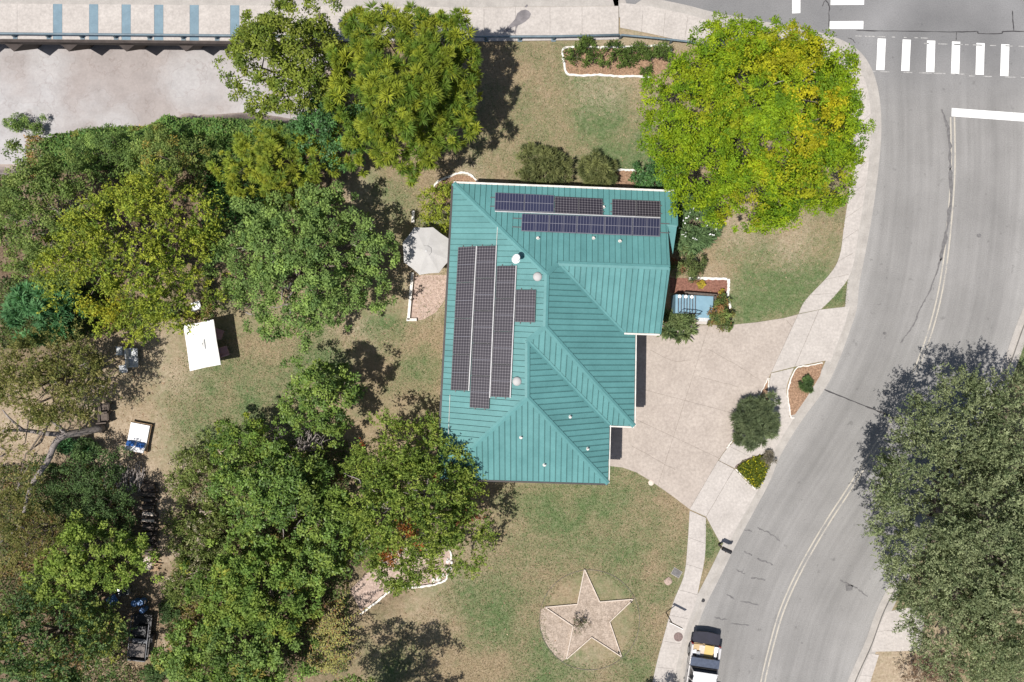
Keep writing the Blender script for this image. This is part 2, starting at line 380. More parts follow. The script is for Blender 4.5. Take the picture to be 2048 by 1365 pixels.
WOODS = [(50, 500, 260, 1), (250, 420, 260, 1), (560, 300, 220, 1), (620, 500, 150, .9), (150, 1050, 220, 1), (90, 1250, 250, 1), (520, 1050, 190, 1), (480, 1250, 220, 1), (800, 1080, 130, .9), (790, 1190, 70, .8),
         (290, 1240, 60, .9), (780, 170, 130, .5), (1760, 1100, 10, 0), (700, 370, 60, .6)]  # leaf litter; the blob beside the trailer also paints shade onto the path strip
LAWN = [(480, 780, 150, 1.3), (400, 850, 90, 1.2), (640, 710, 110, 1.3), (780, 680, 100, 1.3), (820, 760, 90, 1.2), (1000, 1150, 150, 1.2), (780, 400, 70, 1.0), (900, 1250, 110, 1.0)]
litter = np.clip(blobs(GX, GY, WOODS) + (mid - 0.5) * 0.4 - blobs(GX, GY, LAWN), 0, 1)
crk = creek_mask(GX, GY)
me = bpy.data.meshes.new("ground")
V = np.stack([GX, GY, GZ], -1).reshape(-1, 3)
idx = np.arange(nx * ny).reshape(ny, nx)
F = np.stack([idx[:-1, :-1], idx[:-1, 1:], idx[1:, 1:], idx[1:, :-1]], -1).reshape(-1, 4)
def np_mesh(me, V, F, cols=None):
    k = F.shape[1]
    me.vertices.add(len(V)); me.vertices.foreach_set("co", V.astype(np.float32).ravel())
    me.loops.add(F.size); me.loops.foreach_set("vertex_index", F.astype(np.int32).ravel())
    me.polygons.add(len(F)); me.polygons.foreach_set("loop_start", np.arange(0, F.size, k, dtype=np.int32))
    me.update(calc_edges=True)
    if cols is not None:
        a = me.color_attributes.new("col", 'FLOAT_COLOR', 'POINT')
        c = np.ones((len(V), 4), np.float32); c[:, :3] = cols; a.data.foreach_set("color", c.ravel())
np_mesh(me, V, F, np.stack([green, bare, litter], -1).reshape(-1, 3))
at = me.attributes.new("creek", 'FLOAT', 'POINT'); at.data.foreach_set("value", crk.astype(np.float32).ravel())
me.polygons.foreach_set("use_smooth", [True] * len(me.polygons))
# lawn shader: dry straw and green blades mottled by fine noise, bare soil, leaf litter
def ground_color(t):
    a = N(t, "ShaderNodeAttribute", attribute_name="col"); s = N(t, "ShaderNodeSeparateColor"); t.links.new(a.outputs["Color"], s.inputs[0])
    def thr(fac, scale, gain, detail=4.0):
        n = pos_noise(t, scale, detail, 0.7)
        x = N(t, "ShaderNodeMath", operation='SUBTRACT'); t.links.new(n.outputs["Fac"], x.inputs[0]); x.inputs[1].default_value = 0.5
        y = N(t, "ShaderNodeMath", operation='MULTIPLY_ADD'); t.links.new(x.outputs[0], y.inputs[0]); y.inputs[1].default_value = gain
        t.links.new(fac, y.inputs[2]); y.use_clamp = True; return y.outputs[0]
    f1 = pos_noise(t, 9.0, 6.0, 0.8); dry = ramp(t, f1.outputs["Fac"], 0.36, (0.18, 0.138, 0.082), 0.68, (0.38, 0.30, 0.198))
    f2 = pos_noise(t, 8.5, 6.0, 0.75); grn = ramp(t, f2.outputs["Fac"], 0.32, (0.06, 0.10, 0.036), 0.70, (0.165, 0.215, 0.10))
    f3 = pos_noise(t, 6.0, 6.0, 0.75); soil = ramp(t, f3.outputs["Fac"], 0.30, (0.225, 0.165, 0.115), 0.70, (0.50, 0.415, 0.31))
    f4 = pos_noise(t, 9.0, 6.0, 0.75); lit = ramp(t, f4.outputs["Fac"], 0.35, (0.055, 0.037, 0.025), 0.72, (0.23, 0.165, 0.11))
    c = mix(t, thr(s.outputs[0], 2.2, 1.25), dry.outputs[0], grn.outputs[0])
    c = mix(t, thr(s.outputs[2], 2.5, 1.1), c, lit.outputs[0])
    c = mix(t, thr(s.outputs[1], 2.8, 1.6), c, soil.outputs[0])
    sp = pos_noise(t, 17.0, 2.0, 0.5); spr = ramp(t, sp.outputs["Fac"], 0.66, (0, 0, 0), 0.72, (1, 1, 1))
    k = N(t, "ShaderNodeMath", operation='MULTIPLY'); t.links.new(spr.outputs[0], k.inputs[0]); k.inputs[1].default_value = 0.25
    return mix(t, k.outputs[0], c, (0.42, 0.33, 0.22))
gm, t, b = nodes("lawn_and_soil")
c = ground_color(t)
ca = N(t, "ShaderNodeAttribute", attribute_name="creek"); rk = pos_noise(t, 3.0, 6, 0.7); rkr = ramp(t, rk.outputs["Fac"], 0.3, (0.30, 0.24, 0.21), 0.7, (0.50, 0.43, 0.39))
cr = ramp(t, ca.outputs["Fac"], 0.25, (0, 0, 0), 0.8, (1, 1, 1)); c = mix(t, cr.outputs[0], c, rkr.outputs[0])
t.links.new(c, b.inputs["Base Color"]); b.inputs["Roughness"].default_value = 0.95; b.inputs["Specular IOR Level"].default_value = 0.1
bn = pos_noise(t, 22.0, 5, 0.8); bp = N(t, "ShaderNodeBump"); bp.inputs["Strength"].default_value = 0.9; bp.inputs["Distance"].default_value = 0.05
t.links.new(bn.outputs["Fac"], bp.inputs["Height"]); t.links.new(bp.outputs[0], b.inputs["Normal"])
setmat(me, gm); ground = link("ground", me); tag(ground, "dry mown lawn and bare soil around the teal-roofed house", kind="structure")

# creek bed: pale concrete apron below the bridge
cb_x = np.linspace(-60, -9, 90); cb_y = np.linspace(11, 60, 80); CX, CY = np.meshgrid(cb_x, cb_y)
CZ = -2.99 + (fbm(CX, CY, 0.15, 21) - 0.5) * 0.2 - 0.0
crm, t, b = nodes("creek_bed_concrete")
n1 = pos_noise(t, 0.16, 5, 0.6); r1 = ramp(t, n1.outputs["Fac"], 0.40, (0.285, 0.258, 0.25), 0.58, (0.365, 0.357, 0.362))
n2 = pos_noise(t, 0.9, 7, 0.7); r2 = ramp(t, n2.outputs["Fac"], 0.3, (0.86, 0.85, 0.85), 0.72, (1.12, 1.11, 1.11))
n3 = pos_noise(t, 7, 4, 0.7); r3 = ramp(t, n3.outputs["Fac"], 0.3, (0.90,) * 3, 0.7, (1.06,) * 3)
# silt tide lines: thin darker contour bands
wv = N(t, "ShaderNodeMath", operation='FRACT'); mu = N(t, "ShaderNodeMath", operation='MULTIPLY'); t.links.new(n1.outputs["Fac"], mu.inputs[0]); mu.inputs[1].default_value = 9.0; t.links.new(mu.outputs[0], wv.inputs[0])
wr = ramp(t, wv.outputs[0], 0.0, (0.86, 0.83, 0.82), 0.10, (1, 1, 1))
c = mix(t, 1.0, mix(t, 1.0, mix(t, 1.0, r1.outputs[0], r2.outputs[0], 'MULTIPLY'), r3.outputs[0], 'MULTIPLY'), wr.outputs[0], 'MULTIPLY')
t.links.new(c, b.inputs["Base Color"]); b.inputs["Roughness"].default_value = 0.9
me = bpy.data.meshes.new("creek_bed"); id2 = np.arange(CX.size).reshape(CX.shape)
np_mesh(me, np.stack([CX, CY, CZ], -1).reshape(-1, 3), np.stack([id2[:-1, :-1], id2[:-1, 1:], id2[1:, 1:], id2[1:, :-1]], -1).reshape(-1, 4))
setmat(me, crm); tag(link("creek_bed", me), "pale dry concrete creek bed below the bridge", kind="structure")

# ------------------------------------------------------------------ road
center_px = [(1907, 234), (1908, 330), (1903, 420), (1890, 540), (1869, 640), (1836, 735), (1790, 832), (1742, 912), (1698, 982), (1650, 1056), (1601, 1142), (1566, 1220), (1545, 1290), (1527, 1365), (1505, 1480)]
center = smooth_line([W2(*p) for p in center_px], 8)
cpts = np.array([[p.x, p.y] for p in smooth_line([W2(1905, 120)] + [W2(*p) for p in center_px], 10)])
rx = np.arange(5, 62, 0.3); ry = np.arange(-30, 40, 0.3); RX, RY = np.meshgrid(rx, ry)
q = np.stack([RX.ravel(), RY.ravel()], -1)
D = np.full(len(q), 1e9); SGN = np.zeros(len(q))
for i in range(len(cpts) - 1):
    a_, b_ = cpts[i], cpts[i + 1]; ab = b_ - a_; tt = np.clip(((q - a_) @ ab) / (ab @ ab), 0, 1); pr = a_ + tt[:, None] * ab
    d = np.hypot(*(q - pr).T); s = np.sign((q[:, 0] - pr[:, 0]) * -ab[1] + (q[:, 1] - pr[:, 1]) * ab[0]); m_ = d < D
    D[m_] = d[m_]; SGN[m_] = s[m_]
lane = (D * SGN).reshape(RX.shape)
me = bpy.data.meshes.new("road"); id2 = np.arange(RX.size).reshape(RX.shape)
np_mesh(me, np.stack([RX, RY, np.full_like(RX, ZR)], -1).reshape(-1, 3), np.stack([id2[:-1, :-1], id2[:-1, 1:], id2[1:, 1:], id2[1:, :-1]], -1).reshape(-1, 4))
al = np.abs(lane)
oil = np.exp(-((al - 2.6) / 0.8) ** 2) * 0.5 + np.exp(-((al - 1.2) / 0.4) ** 2) * 0.25 - np.exp(-((al - 4.9) / 0.7) ** 2) * 0.8
at = me.attributes.new("oil", 'FLOAT', 'POINT'); at.data.foreach_set("value", oil.astype(np.float32).ravel())
inter_ = sst(W(0, 260).y, W(0, 60).y, RY); at = me.attributes.new("newer", 'FLOAT', 'POINT'); at.data.foreach_set("value", inter_.astype(np.float32).ravel())
at = me.attributes.new("lane", 'FLOAT', 'POINT'); at.data.foreach_set("value", lane.astype(np.float32).ravel())
rm, t, b = nodes("worn_asphalt")
ao = N(t, "ShaderNodeAttribute", attribute_name="oil"); an = N(t, "ShaderNodeAttribute", attribute_name="newer"); aln = N(t, "ShaderNodeAttribute", attribute_name="lane")
n1 = pos_noise(t, 0.35, 4, 0.6); base = ramp(t, n1.outputs["Fac"], 0.3, (0.208, 0.202, 0.196), 0.7, (0.252, 0.245, 0.238))
newc = ramp(t, n1.outputs["Fac"], 0.3, (0.158, 0.157, 0.160), 0.7, (0.192, 0.190, 0.192))
c = mix(t, an.outputs["Fac"], base.outputs[0], newc.outputs[0])
# tyre streaks: noise stretched along the lane
cx = N(t, "ShaderNodeCombineXYZ"); gg = N(t, "ShaderNodeNewGeometry"); sx = N(t, "ShaderNodeSeparateXYZ"); t.links.new(gg.outputs["Position"], sx.inputs[0])
ml = N(t, "ShaderNodeMath", operation='MULTIPLY'); t.links.new(aln.outputs["Fac"], ml.inputs[0]); ml.inputs[1].default_value = 3.0
my = N(t, "ShaderNodeMath", operation='MULTIPLY'); t.links.new(sx.outputs[1], my.inputs[0]); my.inputs[1].default_value = 0.12
t.links.new(ml.outputs[0], cx.inputs[0]); t.links.new(my.outputs[0], cx.inputs[1])
sn = N(t, "ShaderNodeTexNoise"); sn.inputs["Scale"].default_value = 1.0; sn.inputs["Detail"].default_value = 5; t.links.new(cx.outputs[0], sn.inputs["Vector"])
sr = ramp(t, sn.outputs["Fac"], 0.3, (0.89,) * 3, 0.7, (1.08,) * 3); c = mix(t, an.outputs['Fac'], mix(t, 1.0, c, sr.outputs[0], 'MULTIPLY'), c)
oc = N(t, "ShaderNodeMapRange"); t.links.new(ao.outputs["Fac"], oc.inputs[0]); oc.inputs[1].default_value = -0.8; oc.inputs[2].default_value = 0.8; oc.inputs[3].default_value = 1.20; oc.inputs[4].default_value = 0.84
c = mix(t, 1.0, c, oc.outputs[0], 'MULTIPLY')
n4 = pos_noise(t, 16, 3, 0.8); r4 = ramp(t, n4.outputs["Fac"], 0.3, (0.80,) * 3, 0.7, (1.14,) * 3); c = mix(t, 1.0, c, r4.outputs[0], 'MULTIPLY')
n5 = pos_noise(t, 2.6, 2, 0.5); r5 = ramp(t, n5.outputs["Fac"], 0.68, (1, 1, 1), 0.78, (0.74,) * 3); c = mix(t, 1.0, c, r5.outputs[0], 'MULTIPLY')
t.links.new(c, b.inputs["Base Color"]); b.inputs["Roughness"].default_value = 0.88; b.inputs["Specular IOR Level"].default_value = 0.25
bn = pos_noise(t, 60, 3, 0.7); bp = N(t, "ShaderNodeBump"); bp.inputs["Strength"].default_value = 0.25; bp.inputs["Distance"].default_value = 0.01
t.links.new(bn.outputs["Fac"], bp.inputs["Height"]); t.links.new(bp.outputs[0], b.inputs["Normal"])
setmat(me, rm); road = link("road", me); tag(road, "curving grey asphalt street with worn double centre line", kind="structure")

def quad_px(name, P, z, m, parent=None):
    o = obj(name, [W(x, y, z) for x, y in P], [tuple(range(len(P)))], m, parent)
    return o
ZM = ZR + 0.006
def flat(name, pts, z, m, parent):
    V = [(p[0], p[1], z) for p in pts]; n = len(V)
    a = sum(V[i][0] * V[(i + 1) % n][1] - V[(i + 1) % n][0] * V[i][1] for i in range(n))
    if a < 0: V = V[::-1]
    return obj(name, V, [tuple(range(n))], m, parent)
bars = [(1757, 76, 1754, 139), (1807, 78, 1804, 141), (1856, 80, 1854, 143), (1906, 82, 1904, 146), (1955, 85, 1953, 148.5), (2004.5, 87.5, 2002.5, 151), (2055, 90, 2053, 153)]
for x0, y0, x1, y1 in bars:
    flat("crossing_bar", [W2(x0, y0), W2(x0 + 16.5, y0 + .6), W2(x1 + 16.5, y1 + .6), W2(x1, y1)], ZM, M['paint_white'], road)
for P in ([(1661, 41.5), (1728.5, 41), (1728, 57), (1660, 57)], [(1663, -6), (1730, -6), (1729.5, 8.5), (1662.5, 9)], [(1665, -56), (1732, -56), (1731, -40), (1664, -40)]):
    flat("crossing_bar", [W2(*p) for p in P], ZM, M['paint_white'], road)
flat("stop_line", [W2(1586, -70), W2(1602, -70), W2(1602, 25), W2(1585.5, 26)], ZM, M['paint_white'], road)
flat("stop_line", [W2(1905.5, 215.5), W2(2100, 229.5), W2(2099, 246), W2(1905, 232)], ZM, M['paint_white'], road)
for y, x0, x1 in ((71, 1712, 1850), (142, 1744, 1920), (86, 1850, 2060), (151, 1940, 2060)):
    mb = MB(); x = x0
    while x < x1:
        L = R.uniform(6, 26); mb.ribbon([W2(x, y + (x - x0) * .03), W2(x + L, y + (x + L - x0) * .03)], 0.05, ZM); x += L + R.uniform(3, 30)
    mb.build("faded_edge_line", M['paint_faint'], road)
for off in (-0.115, 0.115):
    MB().ribbon(offset_line(center, off), 0.085, ZM).build("centre_line", M['paint_yellow'], road)
def rough_strip(name, P, w, m, jit=0.04, n=5, z=ZM + 0.004):
    pts = smooth_line([W2(*p) for p in P], n); pts = [Vector((p.x + R.uniform(-jit, jit), p.y + R.uniform(-jit, jit))) for p in pts]
    ws = [w * R.uniform(0.45, 1.4) for _ in pts]; ws[0] = ws[-1] = 0.01
    return MB().ribbon(pts, ws, z).build(name, m, road)
rough_strip("tar_seam", [(1713, 60), (1760, 61), (1840, 62), (1915, 63), (1958, 62)], 0.055, M['tar'], 0.012)
rough_strip("tar_seam", [(1958, 62), (1962, 66), (2005, 66), (2010, 62), (2060, 62)], 0.055, M['tar'], 0.01)
rough_strip("tar_seam", [(1660, 55), (1659, 30), (1660, 12), (1652, 0), (1646, 12)], 0.055, M['tar'], 0.012)
rough_strip("tar_seam", [(1915, 63), (1914, 80)], 0.05, M['tar'], 0.01)
rough_strip("tar_seam", [(2030, 61), (2028, 40), (2027, 20)], 0.05, M['tar'], 0.012)
rough_strip("tar_seam", [(1697, 75), (1706, 78), (1712, 86)], 0.05, M['tar'], 0.01)
rough_strip("tar_seam", [(1637, 774), (1680, 792), (1730, 812), (1770, 828), (1812, 850)], 0.085, M['tar'], 0.012)
rough_strip("road_crack", [(1884, 218), (1893, 238), (1899, 262), (1902, 300), (1903, 340)], 0.16, M['tar_soft'], 0.04)
rough_strip("road_crack", [(1902, 335), (1903, 400), (1897, 450), (1890, 490), (1882, 522)], 0.22, M['tar_soft'], 0.04)
rough_strip("road_crack", [(1884, 515), (1872, 555), (1856, 592), (1844, 615), (1828, 650), (1812, 674), (1802, 688)], 0.085, M['tar_soft'], 0.03)
for P in ([(1487, 1060), (1506, 1064)], [(1515, 1057), (1540, 1068), (1561, 1084)], [(1489, 1105), (1506, 1112)], [(1515, 1119), (1549, 1131)], [(1475, 1141), (1491, 1150)], [(1502, 1156), (1534, 1162)],
          [(1454, 1191), (1470, 1199)], [(1482, 1204), (1518, 1211)], [(1429, 1237), (1455, 1242)], [(1462, 1248), (1500, 1252)], [(1681, 1162), (1700, 1170), (1716, 1178)], [(1718, 1180), (1737, 1195)]):
    rough_strip("tar_patch", P, 0.075, M['tar_soft'], 0.04, 8)
flat("tar_patch", [W2(1692, 1170), W2(1708, 1172), W2(1706, 1182), W2(1694, 1184)], ZM + .004, M['tar_soft'], road)
for x, y, r in ((1960, 471, 5), (1771, 667, 4)):
    mb = MB(); mb.prism([W2(x + r * math.cos(a * .8), y + r * .8 * math.sin(a * .8)) for a in range(8)], ZR + .001, ZM + .003); mb.build("tar_patch", M['tar_soft'], road)

# kerbs and gutters
kerb = MB(); kerb.ribbon(offset_line(curb, -0.18), 0.36, 0.012, 0.30); ko = kerb.build("kerb", M['kerb']); tag(ko, "concrete kerb along the house side of the street", kind="structure")
MB().ribbon(offset_line(curb, 0.20), 0.38, ZR + 0.012, 0.012).build("gutter", M['kerb'], ko)
kerb = MB(); kerb.ribbon(offset_line(rcurb, 0.18), 0.36, 0.012, 0.30); ko2 = kerb.build("kerb", M['kerb']); tag(ko2, "concrete kerb along the far side of the street", kind="structure")
MB().ribbon(offset_line(rcurb, -0.20), 0.38, ZR + 0.012, 0.012).build("gutter", M['kerb'], ko2)

# ------------------------------------------------------------------ pavements and driveway, slab by slab
def poly_split(polys, a, b_):
    """cut every polygon by the line a-b (2D Vectors)"""
    out = []; d = (b_ - a).normalized(); n = Vector((-d.y, d.x))
    for p in polys:
        for s in (1, -1):
            c = clip_half(p, a, n * s)
            if len(c) >= 3: out.append(c)
    return out
def area2(p): return abs(sum(p[i].x * p[(i + 1) % len(p)].y - p[(i + 1) % len(p)].x * p[i].y for i in range(len(p)))) / 2
def shrink(poly, d):
    n = len(poly); a = sum(poly[i].x * poly[(i + 1) % n].y - poly[(i + 1) % n].x * poly[i].y for i in range(n))
    if a < 0: poly = poly[::-1]
    poly = [p for i, p in enumerate(poly) if (p - poly[i - 1]).length > 0.03]; n = len(poly)
    out = []
    for i in range(n):
        p0, p1, p2 = poly[i - 1], poly[i], poly[(i + 1) % n]
        e1 = (p1 - p0); e2 = (p2 - p1)
        if e1.length < 1e-5 or e2.length < 1e-5: continue
        n1 = Vector((-e1.y, e1.x)).normalized(); n2 = Vector((-e2.y, e2.x)).normalized(); k = n1 + n2
        if k.length < 1e-4: continue
        k.normalize(); out.append(p1 + k * (d / max(0.35, k.dot(n1))))
    return out
def slabs(parent, polys, m, ztop=0.02, gap=0.008, name="slab"):
    for p in polys:
        if area2(p) < 0.02: continue
        q = shrink(list(p), gap)
        if len(q) < 3: continue
        MB().prism([(v.x, v.y) for v in q], -0.06, ztop + R.uniform(-.004, .004)).build(name, m, parent)
def V2(px, py): v = W(px, py); return Vector((v.x, v.y))
drive_px = [(1180, 640), (1335, 652), (1463, 650), (1513, 645), (1568, 636.5), (1596, 629), (1542, 746), (1537, 757), (1455, 894), (1436, 921), (1379, 1019), (1348, 995), (1324, 978), (1296, 959), (1272, 945), (1245, 935.5), (1215, 932), (1180, 930)]
base_px = drive_px
dj = flat("driveway", [W2(*p) for p in base_px], 0.004, M['joint'], None); tag(dj, "pinkish concrete driveway in front of the house", kind="structure")
polys = [[V2(*p) for p in drive_px]]
for a, b_ in (((1405, 691), (1348, 870)), ((1296, 782), (1475, 829)), ((1293, 849), (1434, 915))):
    polys = poly_split(polys, V2(*a), V2(*b_))
slabs(dj, polys, M['drive'], 0.02, 0.006)
mb = MB()
for P in ([(1417, 698), (1450, 718), (1480, 735), (1513, 757)], [(1398, 754), (1440, 764), (1480, 775)], [(1572, 640), (1585, 656)], [(1300, 700), (1345, 722), (1380, 720)], [(1262, 890), (1300, 912), (1350, 940)]):
    pts = smooth_line([W2(*p) for p in P], 5); pts = [Vector((p.x + R.uniform(-.03, .03), p.y + R.uniform(-.03, .03))) for p in pts]
    mb.ribbon(pts, 0.012, 0.0275)
mb.build("crack", M['joint'], dj)
# apron: concrete between the driveway's edge line and the kerb
def landedge(i0, i1): return [V2(*p) for p in CURB_PX[i0:i1]]
apron_px = [(1596, 629), (1641, 619.5), (1700, 613), (1690, 648), (1661, 724), (1650, 722), (1589, 734), (1542, 746)]
apron2_px = [(1436, 921), (1468, 938), (1510, 980), (1519, 975), (1480, 1044), (1455, 1089), (1439, 1084), (1412, 1034), (1379, 1019)]
aj = flat("driveway_apron", [W2(*p) for p in apron_px], 0.004, M['joint'], None); tag(aj, "pale concrete driveway apron by the north street bed", kind="structure")
slabs(aj, poly_split([[V2(*p) for p in apron_px]], V2(1637, 622), V2(1589, 734)), M['concrete'])
aj2 = flat("driveway_apron", [W2(*p) for p in apron2_px], 0.004, M['joint'], None); tag(aj2, "pale concrete driveway apron by the mailbox", kind="structure")
slabs(aj2, poly_split([[V2(*p) for p in apron2_px]], V2(1468, 938), V2(1412, 1034)), M['concrete'])
def walk(name, left, right, label, n, m=M['concrete'], sub=4):
    """pavement between two pixel polylines, cut into n slabs"""
    Lp = smooth_line([W2(*p) for p in left], 10); Rp = smooth_line([W2(*p) for p in right], 10)
    def at(P, t):
        d = [0]
        for i in range(1, len(P)): d.append(d[-1] + (P[i] - P[i - 1]).length)
        s = t * d[-1]
        for i in range(1, len(P)):
            if d[i] >= s - 1e-9:
                k = (s - d[i - 1]) / max(1e-9, d[i] - d[i - 1]); return P[i - 1].lerp(P[i], k)
        return P[-1]
    N_ = n * sub
    o = flat(name, [at(Lp, i / N_) for i in range(N_ + 1)] + [at(Rp, i / N_) for i in range(N_, -1, -1)], 0.003, M['joint'], None); tag(o, label, kind="structure")
    P = []
    for k in range(n):
        P.append([at(Lp, (k * sub + i) / N_) for i in range(sub + 1)] + [at(Rp, (k * sub + i) / N_) for i in range(sub, -1, -1)])
    slabs(o, P, m, 0.02, 0.006); return o
walk("pavement", [(1240, 56), (1300, 68), (1362, 82), (1440, 98), (1530, 112), (1610, 122), (1660, 136), (1690, 165), (1702, 210), (1706, 262), (1703, 330), (1697, 390), (1688, 450), (1679, 512), (1659, 549), (1611, 600), (1597, 628)],
     [(1240, 6), (1300, 13), (1369, 28), (1424, 42), (1518, 60), (1608, 77), (1668, 95), (1705, 117), (1727, 153), (1739, 201), (1742, 262), (1737, 329), (1728, 399), (1718, 461), (1702, 545), (1672, 589), (1642, 619)],
     "curving concrete pavement round the corner under the yellow-green tree", 22)
walk("pavement", [(1542, 747), (1538, 770), (1537, 800), (1517, 838), (1487, 868), (1456, 895), (1437, 921)], [(1588, 736), (1575, 767), (1573, 790), (1579, 834), (1548, 893), (1516, 913), (1469, 937)],
     "narrow concrete pavement beside the clipped grey-green bush", 6)
walk("pavement", [(1579, 834), (1556, 872), (1538, 906)], [(1588, 836), (1566, 872), (1548, 905)], "sliver of concrete pavement against the kerb by the flower patch", 2)
walk("pavement", [(1379, 1021), (1375, 1088), (1368, 1150), (1347, 1203), (1331, 1260), (1310, 1340), (1292, 1440)], [(1412, 1036), (1410, 1112), (1400, 1164), (1391, 1206), (1377, 1244), (1363, 1291), (1331, 1440)],
     "pale concrete pavement running south past the sign", 8)
walk("pavement", [(1771, 1224), (1752, 1268), (1742, 1304)], [(1850, 1210), (1846, 1262), (1840, 1302)], "concrete driveway end under the live oak", 2)
walk("pavement", [(1738, 1307), (1717, 1360), (1690, 1440)], [(1758, 1310), (1742, 1360), (1718, 1440)], "concrete pavement across the street beside dry soil", 3)

# ------------------------------------------------------------------ bridge with its walkway
bridge = thing("bridge", W(300, 60, 0), "concrete bridge deck with pale blue painted stripes and dark brown side girder", "bridge")
south = [(-700, 76), (0, 78.5), (450, 82.5), (745, 84)]; north = [(-700, 3), (0, 8), (480, 11.5), (745, 14)]
MB().prism([W2(*p) for p in south] + [W2(745, -420), W2(-700, -420)], -0.30, -0.004).build("deck", M['concrete'], bridge)
rd = MB().prism([W2(x, y) for x, y in north] + [W2(745, -420), W2(-700, -420)], -0.004, 0.012); rd.build("roadway_slab", M['kerb'], bridge)
g = MB(); pts = [W2(x, y + 2.5) for x, y in south]
g.ribbon(pts, 0.16, -0.03, 0.42); g.build("side_girder", M['girder'], bridge)
for x in (-85, 28, 138, 253, 372, 490, 605):
    c = W(x, 86, -0.4); mb = MB()
    # cutwater nose: a pier head pointing downstream
    top_ = [(c.x - 0.78, c.y + 0.12), (c.x, c.y - 0.52), (c.x + 0.78, c.y + 0.12), (c.x + 0.78, c.y + 4), (c.x - 0.78, c.y + 4)]
    V = [(x_, y_, -0.40) for x_, y_ in top_] + [(x_, y_ + (1.1 if i < 3 else 0), -3.2) for i, (x_, y_) in enumerate(top_)]
    mb.add(V, [(0, 1, 2, 3, 4), (9, 8, 7, 6, 5)] + [(i, 5 + i, 5 + (i + 1) % 5, (i + 1) % 5) for i in range(5)]); mb.build("pier", M['girder'], bridge)
walk_o = flat("bridge_walkway", [W2(*p) for p in south] + [W2(1000, 84), W2(1238, 80)] + [W2(1238, 13), W2(960, 15.5)] + [W2(*p) for p in reversed(north)], 0.014, M['joint'], None)
tag(walk_o, "concrete walkway along the bridge with joints and a dark stain", kind="structure")
def lin(P, x):
    for (x0, y0), (x1, y1) in zip(P[:-1], P[1:]):
        if x0 <= x <= x1: return y0 + (y1 - y0) * (x - x0) / (x1 - x0)
    return P[-1][1]
SO = south[:-1] + [(940, 84), (1238, 80)]; NO = north[:-1] + [(960, 15.5), (1238, 13)]
cuts = [-400, -300, -200, -100, 35, 107, 125, 179, 197, 244, 262, 309, 327, 380, 398, 461, 479, 545, 620, 690, 760, 830, 900, 968, 1031, 1100, 1164, 1237]
blue = {107, 179, 244, 309, 380, 461}
for a, b_ in zip(cuts[:-1], cuts[1:]):
    q = [V2(a, lin(SO, a)), V2(b_, lin(SO, b_)), V2(b_, lin(NO, b_)), V2(a, lin(NO, a))]
    if a in blue: slabs(walk_o, [q], M['blue_paint'], 0.042, 0.004, "painted_stripe")
    else: slabs(walk_o, [q], M['concrete'], 0.042, 0.006)
tag(flat("concrete_verge", [W2(745, 14.5), W2(960, 15), W2(1237, 12.5), W2(1237, -420), W2(745, -420)], 0.012, M['kerb'], None), "worn concrete strip beyond the walkway", kind="structure")
st = [(1007, 64), (1016, 54), (1026, 44), (1031, 38), (1034, 28), (1042, 22), (1051, 20), (1058, 23), (1062, 29), (1059, 37), (1051, 44), (1043, 49), (1036, 52), (1033, 58), (1032, 67), (1027, 70), (1030, 62), (1031, 53), (1022, 58), (1012, 65)]
flat("stain", [W2(*p) for p in st], 0.0475, M['stain'], walk_o)
flat("stain", [W2(1049, 15), W2(1053, 10), (W2(1056, 11)), W2(1053, 16)], 0.0475, M['stain'], walk_o)
rail = thing("bridge_railing", W(600, 80, 0), "low grey blue tube railing along the bridge walkway edge", "railing")
RP = [(-300, 72.5), (0, 74.5), (450, 78.5), (700, 80.5), (940, 81), (1100, 80.5), (1237, 77.5)]
ZT = 0.62
mb = MB(); mb.tube([W(x, y + 0, 0) + Vector((0, 0, ZT)) for x, y in RP], 0.065, 8); mb.build("top_rail", M['steel_rail'], rail, True)
x = -170
while x < 1240:
    y = lin(RP, min(x, 1237)); b0 = W(x, y, 0)
    mb = MB(); mb.box(b0 + Vector((0, 0, 0.30)), (0.11, 0.11, 0.60)); mb.box(b0 + Vector((0, 0, 0.055)), (0.26, 0.24, 0.03)); mb.build("post", M['steel_rail'], rail)
    x += 67.2
rail2 = thing("bridge_railing", W(1300, 82, 0), "end length of low railing curving down beside the corner pavement", "railing")
P2 = [(1240, 77.5), (1290, 82), (1340, 87), (1375, 91), (1420, 98)]
MB().tube([W(a, b_, 0) + Vector((0, 0, ZT - .0 if i < 4 else .35)) for i, (a, b_) in enumerate(P2)], 0.055, 8).build("top_rail", M['steel_rail'], rail2, True)
for a, b_ in P2[::2]:
    MB().box(W(a, b_, 0) + Vector((0, 0, 0.27)), (0.10, 0.10, 0.56)).build("post", M['steel_rail'], rail2)

# ------------------------------------------------------------------ house
PL = dict(W=(0.3733, -0.0196, 5.4966), N=(-0.0152, -0.3989, 7.5052), E=(-0.4433, 0.0049, 6.8893), T=(0.0173, 0.4246, 5.7792), F=(-0.4229, 0.0108, 6.2179), S=(0.0129, 0.3658, 6.9166), G=(0.0175, 0.4675, 3.9122))
def on(p, px, py):
    """the point of a roof plane seen at a pixel position of the plan"""
    a, b_, c = PL[p]; z = 5.0
    for _ in range(30):
        v = W(px, py, z); z = a * v.x + b_ * v.y + c
    return W(px, py, z)
def inter3(p, q, r):
    A = np.array([[PL[k][0], PL[k][1], -1] for k in (p, q, r)]); B = -np.array([PL[k][2] for k in (p, q, r)]); return Vector(np.linalg.solve(A, B))
def inter2(p, q, z):
    A = np.array([PL[p][:2], PL[q][:2]]); B = np.array([z - PL[p][2], z - PL[q][2]]); s = np.linalg.solve(A, B); return Vector((s[0], s[1], z))
